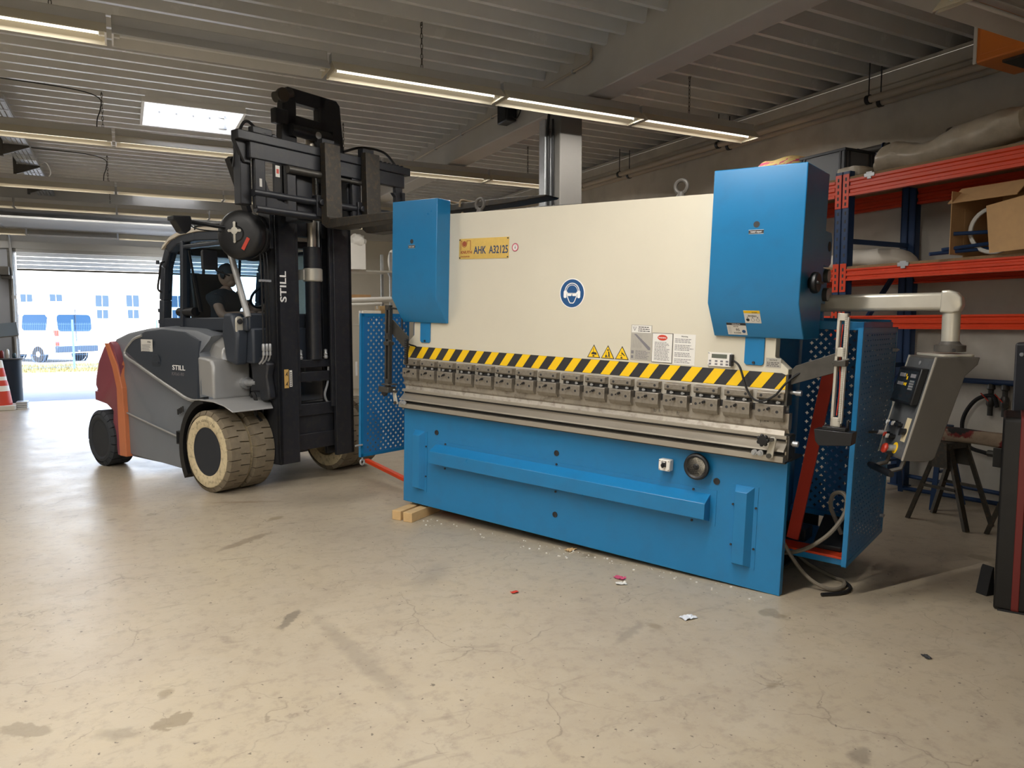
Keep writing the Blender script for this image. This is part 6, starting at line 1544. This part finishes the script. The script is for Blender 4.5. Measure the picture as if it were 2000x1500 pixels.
t = thing('plastic_tube', 'thin white plastic tube just under the thick one at the far shelf', 'tube', H(4.0, 13.96, 1.94), 'white tubes at the far shelf'); MB().cyl((-.6, 0, .0), (.5, 0, .05), .025, 12).build('tube_wall', m_white, t)

# ================================================================ THE YARD OUTSIDE THE GATE
m_asph = pm('yard_asphalt', '9a9a98', .85, 0, .06, 1.5, .1, 30)
o = MB().box(-40, 40, END+.15, 95, -.3, -.005).build('yard_ground', m_asph, M=HALL, smooth=0); struct(o)
kb = thing('kerb', 'pale concrete kerb between the yard and the grass', 'kerb', H(0, 26.1)); MB().box(-14, 20, -.07, .07, -.02, .13).build('kerb_stones', pm('kerb', '8f8c87', .8, 0, .05, 4), kb, bevel=.01)
gr = MB(); gr.box(-14, 20, 26.17, 32.5, -.02, .10)
for i in range(2600):
    x = random.uniform(-8, 6); y = random.uniform(26.2, 31.5); h = random.uniform(.03, .12); a = random.random()*PI
    gr.add([(x-.02*cos(a), y-.02*sin(a), .1), (x+.02*cos(a), y+.02*sin(a), .1), (x+.03*random.uniform(-1, 1), y+.03*random.uniform(-1, 1), .1+h)], [(0, 1, 2)])
o = gr.build('grass', pm('dry_grass', '6d6840', .9, 0, .3, 2), M=HALL, smooth=0); tag(o, 'strip of dry yellowish grass behind the kerb', 'grass', kind='stuff')
fn = thing('mesh_fence', 'blue-grey welded mesh fence along the grass strip', 'fence', H(-1.43, 28.2, .08))
m_fen = pm('fence_blue', '4f6d92', .5)
for k in range(-4, 5):
    MB().box(k*2.5-.03, k*2.5+.03, -.03, .03, 0, 1.65).build('fence_post', m_fen, fn, smooth=0)
    if k < 4:
        m = MB()
        for i in range(1, 50): m.cyl((k*2.5+.05*i, 0, .05), (k*2.5+.05*i, 0, 1.55), .0035, 4, cap=False)
        for z in (.1, .5, .9, 1.3, 1.5): m.cyl((k*2.5, .006, z), (k*2.5+2.5, .006, z), .004, 4, cap=False)
        m.build('mesh_panel', m_fen, fn)
# ---- vehicles: side outline lofted across the width
m_vanw = pm('van_white', 'f1f1f0', .3); m_wind = pm('vehicle_glass', '24405f', .5, 0, spec=.15); m_vblk = pm('van_trim', '28384d', .5)
def vehicle(M, name, label, cat, side, W_, paint, wheels, R, panes, rear=None, group=None):
    """side outline in (x forward, z); panes: polygons on the flank"""
    t = thing(name, label, cat, M, group); rings = []
    for y, k in ((-W_/2, .90), (-W_/2+.04, .98), (-W_/2+.14, 1.), (0, 1.01), (W_/2-.14, 1.), (W_/2-.04, .98), (W_/2, .90)):
        cz = .9; cx = sum(p[0] for p in side)/len(side)
        rings.append([V((cx+(x-cx)*(.985 if k < .95 else 1), y*(1-.09*max(0, z-1.0)), (z if z < cz else cz+(z-cz)*(k if k < 1 else k)))) for x, z in side])
    MB().loft(rings).build('bodywork', paint, t, smooth=35)
    for s in (-1, 1):
        m = MB()
        for p in panes: m.loft([[V((x, s*(W_/2+.004-.045*max(0, z-1.0)*W_), z)) for x, z in p], [V((x, s*(W_/2-.06-.045*max(0, z-1.0)*W_), z)) for x, z in p]])
        m.build('side_window', m_wind, t, smooth=0)
        for wx in wheels:
            o = MB().lathe([(R*.62, 0), (R*.95, -.0), (R, .03), (R, .19), (R*.9, .22), (R*.5, .2)], (wx, s*(W_/2+.01), R), (0, -s, 0), 28).build('wheel', m_rubber, t)
            MB().lathe([(R*.64, .0), (R*.6, .015), (R*.3, -.005), (0, -.01)], (wx, s*(W_/2+.008), R), (0, -s, 0), 24).build('wheel_cover', m_galv, o)
            MB().torus((wx, s*(W_/2+.0), R), (0, 1, 0), R*1.16, .035, 20, 6, 0, PI).build('arch_trim', m_vblk, t)
    if rear: rear(t)
    return t
vs = [(0, .45), (.02, 1.0), (.06, 1.5), (.16, 2.45), (.4, 2.52), (3.6, 2.5), (4.3, 2.25), (4.9, 1.45), (5.5, 1.2), (5.65, .8), (5.6, .4), (4.9, .3), (.2, .35)]
def van_rear(t):
    MB().loft([[V((.0+.058*(z-1)+.008, y, z)) for y, z in rect_round(-.80, .80, 1.28, 1.98, .16)], [V((.0+.058*(z-1)+.08, y, z)) for y, z in rect_round(-.80, .80, 1.28, 1.98, .16)]]).build('rear_window', m_wind, t, smooth=0)
    MB().box(-.10, .2, -.98, .98, .42, .68).build('rear_bumper', m_vblk, t, bevel=.03)
    MB().box(-.012, .1, -.26, .26, .74, .88).build('number_plate', m_signwhite, t, smooth=0)
    g = MB()
    for s in (-1, 1): g.box(-.012, .12, s*.86-.07, s*.86+.07, .9, 1.3)
    g.each('tail_lamp', m_vanw, t, bevel=.01)
    st = MB(); 
    st.box(-.03, .1, .82, .97, 1.10, 1.32).box(-.03, .1, .80, .97, .70, .86); st.each('red_marker', m_red, t, smooth=0)
    MB().box(-.02, .0, -.015, .015, .8, 2.2).build('door_split', m_vblk, t, smooth=0)
    MB().cyl((-.15, 0, .46), (.1, 0, .46), .03, 10).build('tow_bar', m_galv, t)
fwd = math.atan2(.6, -1.75)
vehicle(T(-18.35, 31.1, -.005) @ RZ(fwd), 'delivery_van', 'white van parked beyond the fence showing its rear windows', 'van', vs, 2.0, m_vanw, (.95, 4.6), .34,
        [[(.5, 1.32), (1.75, 1.32), (1.85, 1.42), (1.85, 1.90), (1.75, 1.98), (.6, 1.98), (.45, 1.85)], [(2.05, 1.32), (3.3, 1.32), (3.3, 1.98), (2.05, 1.98)], [(3.5, 1.32), (4.6, 1.4), (4.15, 1.98), (3.5, 1.98)]], van_rear)
cs2 = [(0, .5), (.05, .95), (.3, 1.0), (.9, 1.42), (2.3, 1.46), (3.1, 1.0), (4.1, .85), (4.25, .5), (4.1, .28), (.15, .28)]
cw2 = [[(.55, .98), (1.45, 1.0), (1.45, 1.36), (1.0, 1.36)], [(1.55, 1.0), (2.85, 1.0), (2.25, 1.38), (1.55, 1.38)]]
for i, (x, y, a, c, lab) in enumerate(((-18.6, 37.5, .35, '5f7f9c', 'pale blue car parked just right of the white van'), (-20.5, 45, .4, '40587a', 'dark blue car parked beyond the fence, second from the van'), (-15.6, 34.5, .5, 'e8e8e6', 'white car parked in front of the blue ones behind the fence'))):
    vehicle(T(x, y, -.005) @ RZ(a), 'parked_car', lab, 'car', cs2, 1.75, pm('car_paint%d' % i, c, .3), (.8, 3.4), .31, cw2, group='cars parked beyond the fence')
# ---- the house opposite
bd = thing('office_building', 'long white building with small square windows across the yard', 'building', H(0, 62))
MB().box(-26, 22, 0, 8, 0, 9.5).build('facade', pm('render_white', 'f0efec', .8), bd, smooth=0)
m_bw = pm('office_glass', '35475a', .5, 0, spec=.15)
def bwin(x0, x1, z0, z1):
    f = MB().box(x0-.06, x1+.06, -.05, .02, z0-.06, z1+.06).build('window', m_white, bd, smooth=0); MB().box(x0, x1, -.055, .0, z0, z1).build('pane', m_bw, f, smooth=0)
    MB().box((x0+x1)/2-.02, (x0+x1)/2+.02, -.06, 0, z0, z1).build('mullion', m_white, f, smooth=0)
for x0, x1, z0, z1 in WINS: bwin(x0, x1, z0, z1)
# ---- bare branch reaching in from the left
tr = thing('bare_tree', 'bare tree with a pale branch reaching in at the upper left of the gate', 'tree', H(-7.0, 33))
br = MB(); br.tube(curve([(0, 0, 0), (.1, .1, 1.5), (.2, 0, 2.8), (.9, .2, 3.5), (2.0, .2, 4.1), (3.4, .1, 4.9), (5.0, .2, 5.8)], 5), [.16]*15+[.13]*5+[.10]*4+[.08]*4+[.06]*3, 8)
random.seed(4)
for i in range(26):
    t = random.uniform(.4, 1); p = V((.2+4.6*t, .2, 2.9+2.9*t)); q = p+V((random.uniform(-.2, .9), random.uniform(-.4, .4), random.uniform(-.3, .8))); br.tube([p, (p+q)/2+V((.05, 0, .08)), q], [.03, .02, .008], 5)
br.build('branches', pm('bark_pale', '8a7f70', .85, 0, .15, 8), tr)
lv = MB()
for i in range(120):
    t = random.uniform(.35, 1); p = V((.2+4.6*t+random.uniform(-.4, .8), random.uniform(-.5, .6), 3.1+2.9*t+random.uniform(-.3, .6))); a = random.random()*6
    lv.add([p+V((.05*cos(a), .03, .05*sin(a))), p+V((-.05*sin(a), 0, .05*cos(a))), p-V((.05*cos(a), .03, .05*sin(a)))], [(0, 1, 2)])
o = lv.build('leaves', pm('leaf_tan', 'b09a62', .8), tr, smooth=0); o['kind'] = 'stuff'

# things made of a single mesh carry their own name and description
for o in [x for x in S.objects if x.type == 'EMPTY' and x.parent is None and 'label' in x]:
    ch = list(o.children)
    if len(ch) == 1 and ch[0].type == 'MESH' and not ch[0].children:
        c = ch[0]; M = o.matrix_basis @ c.matrix_basis; props = {k: o[k] for k in ('label', 'category', 'group') if k in o}; nm = o.name.split('.')[0]
        bpy.data.objects.remove(o); c.parent = None; c.matrix_basis = M; c.name = nm
        for k, v in props.items(): c[k] = v

S.view_settings.exposure = EXPOSURE
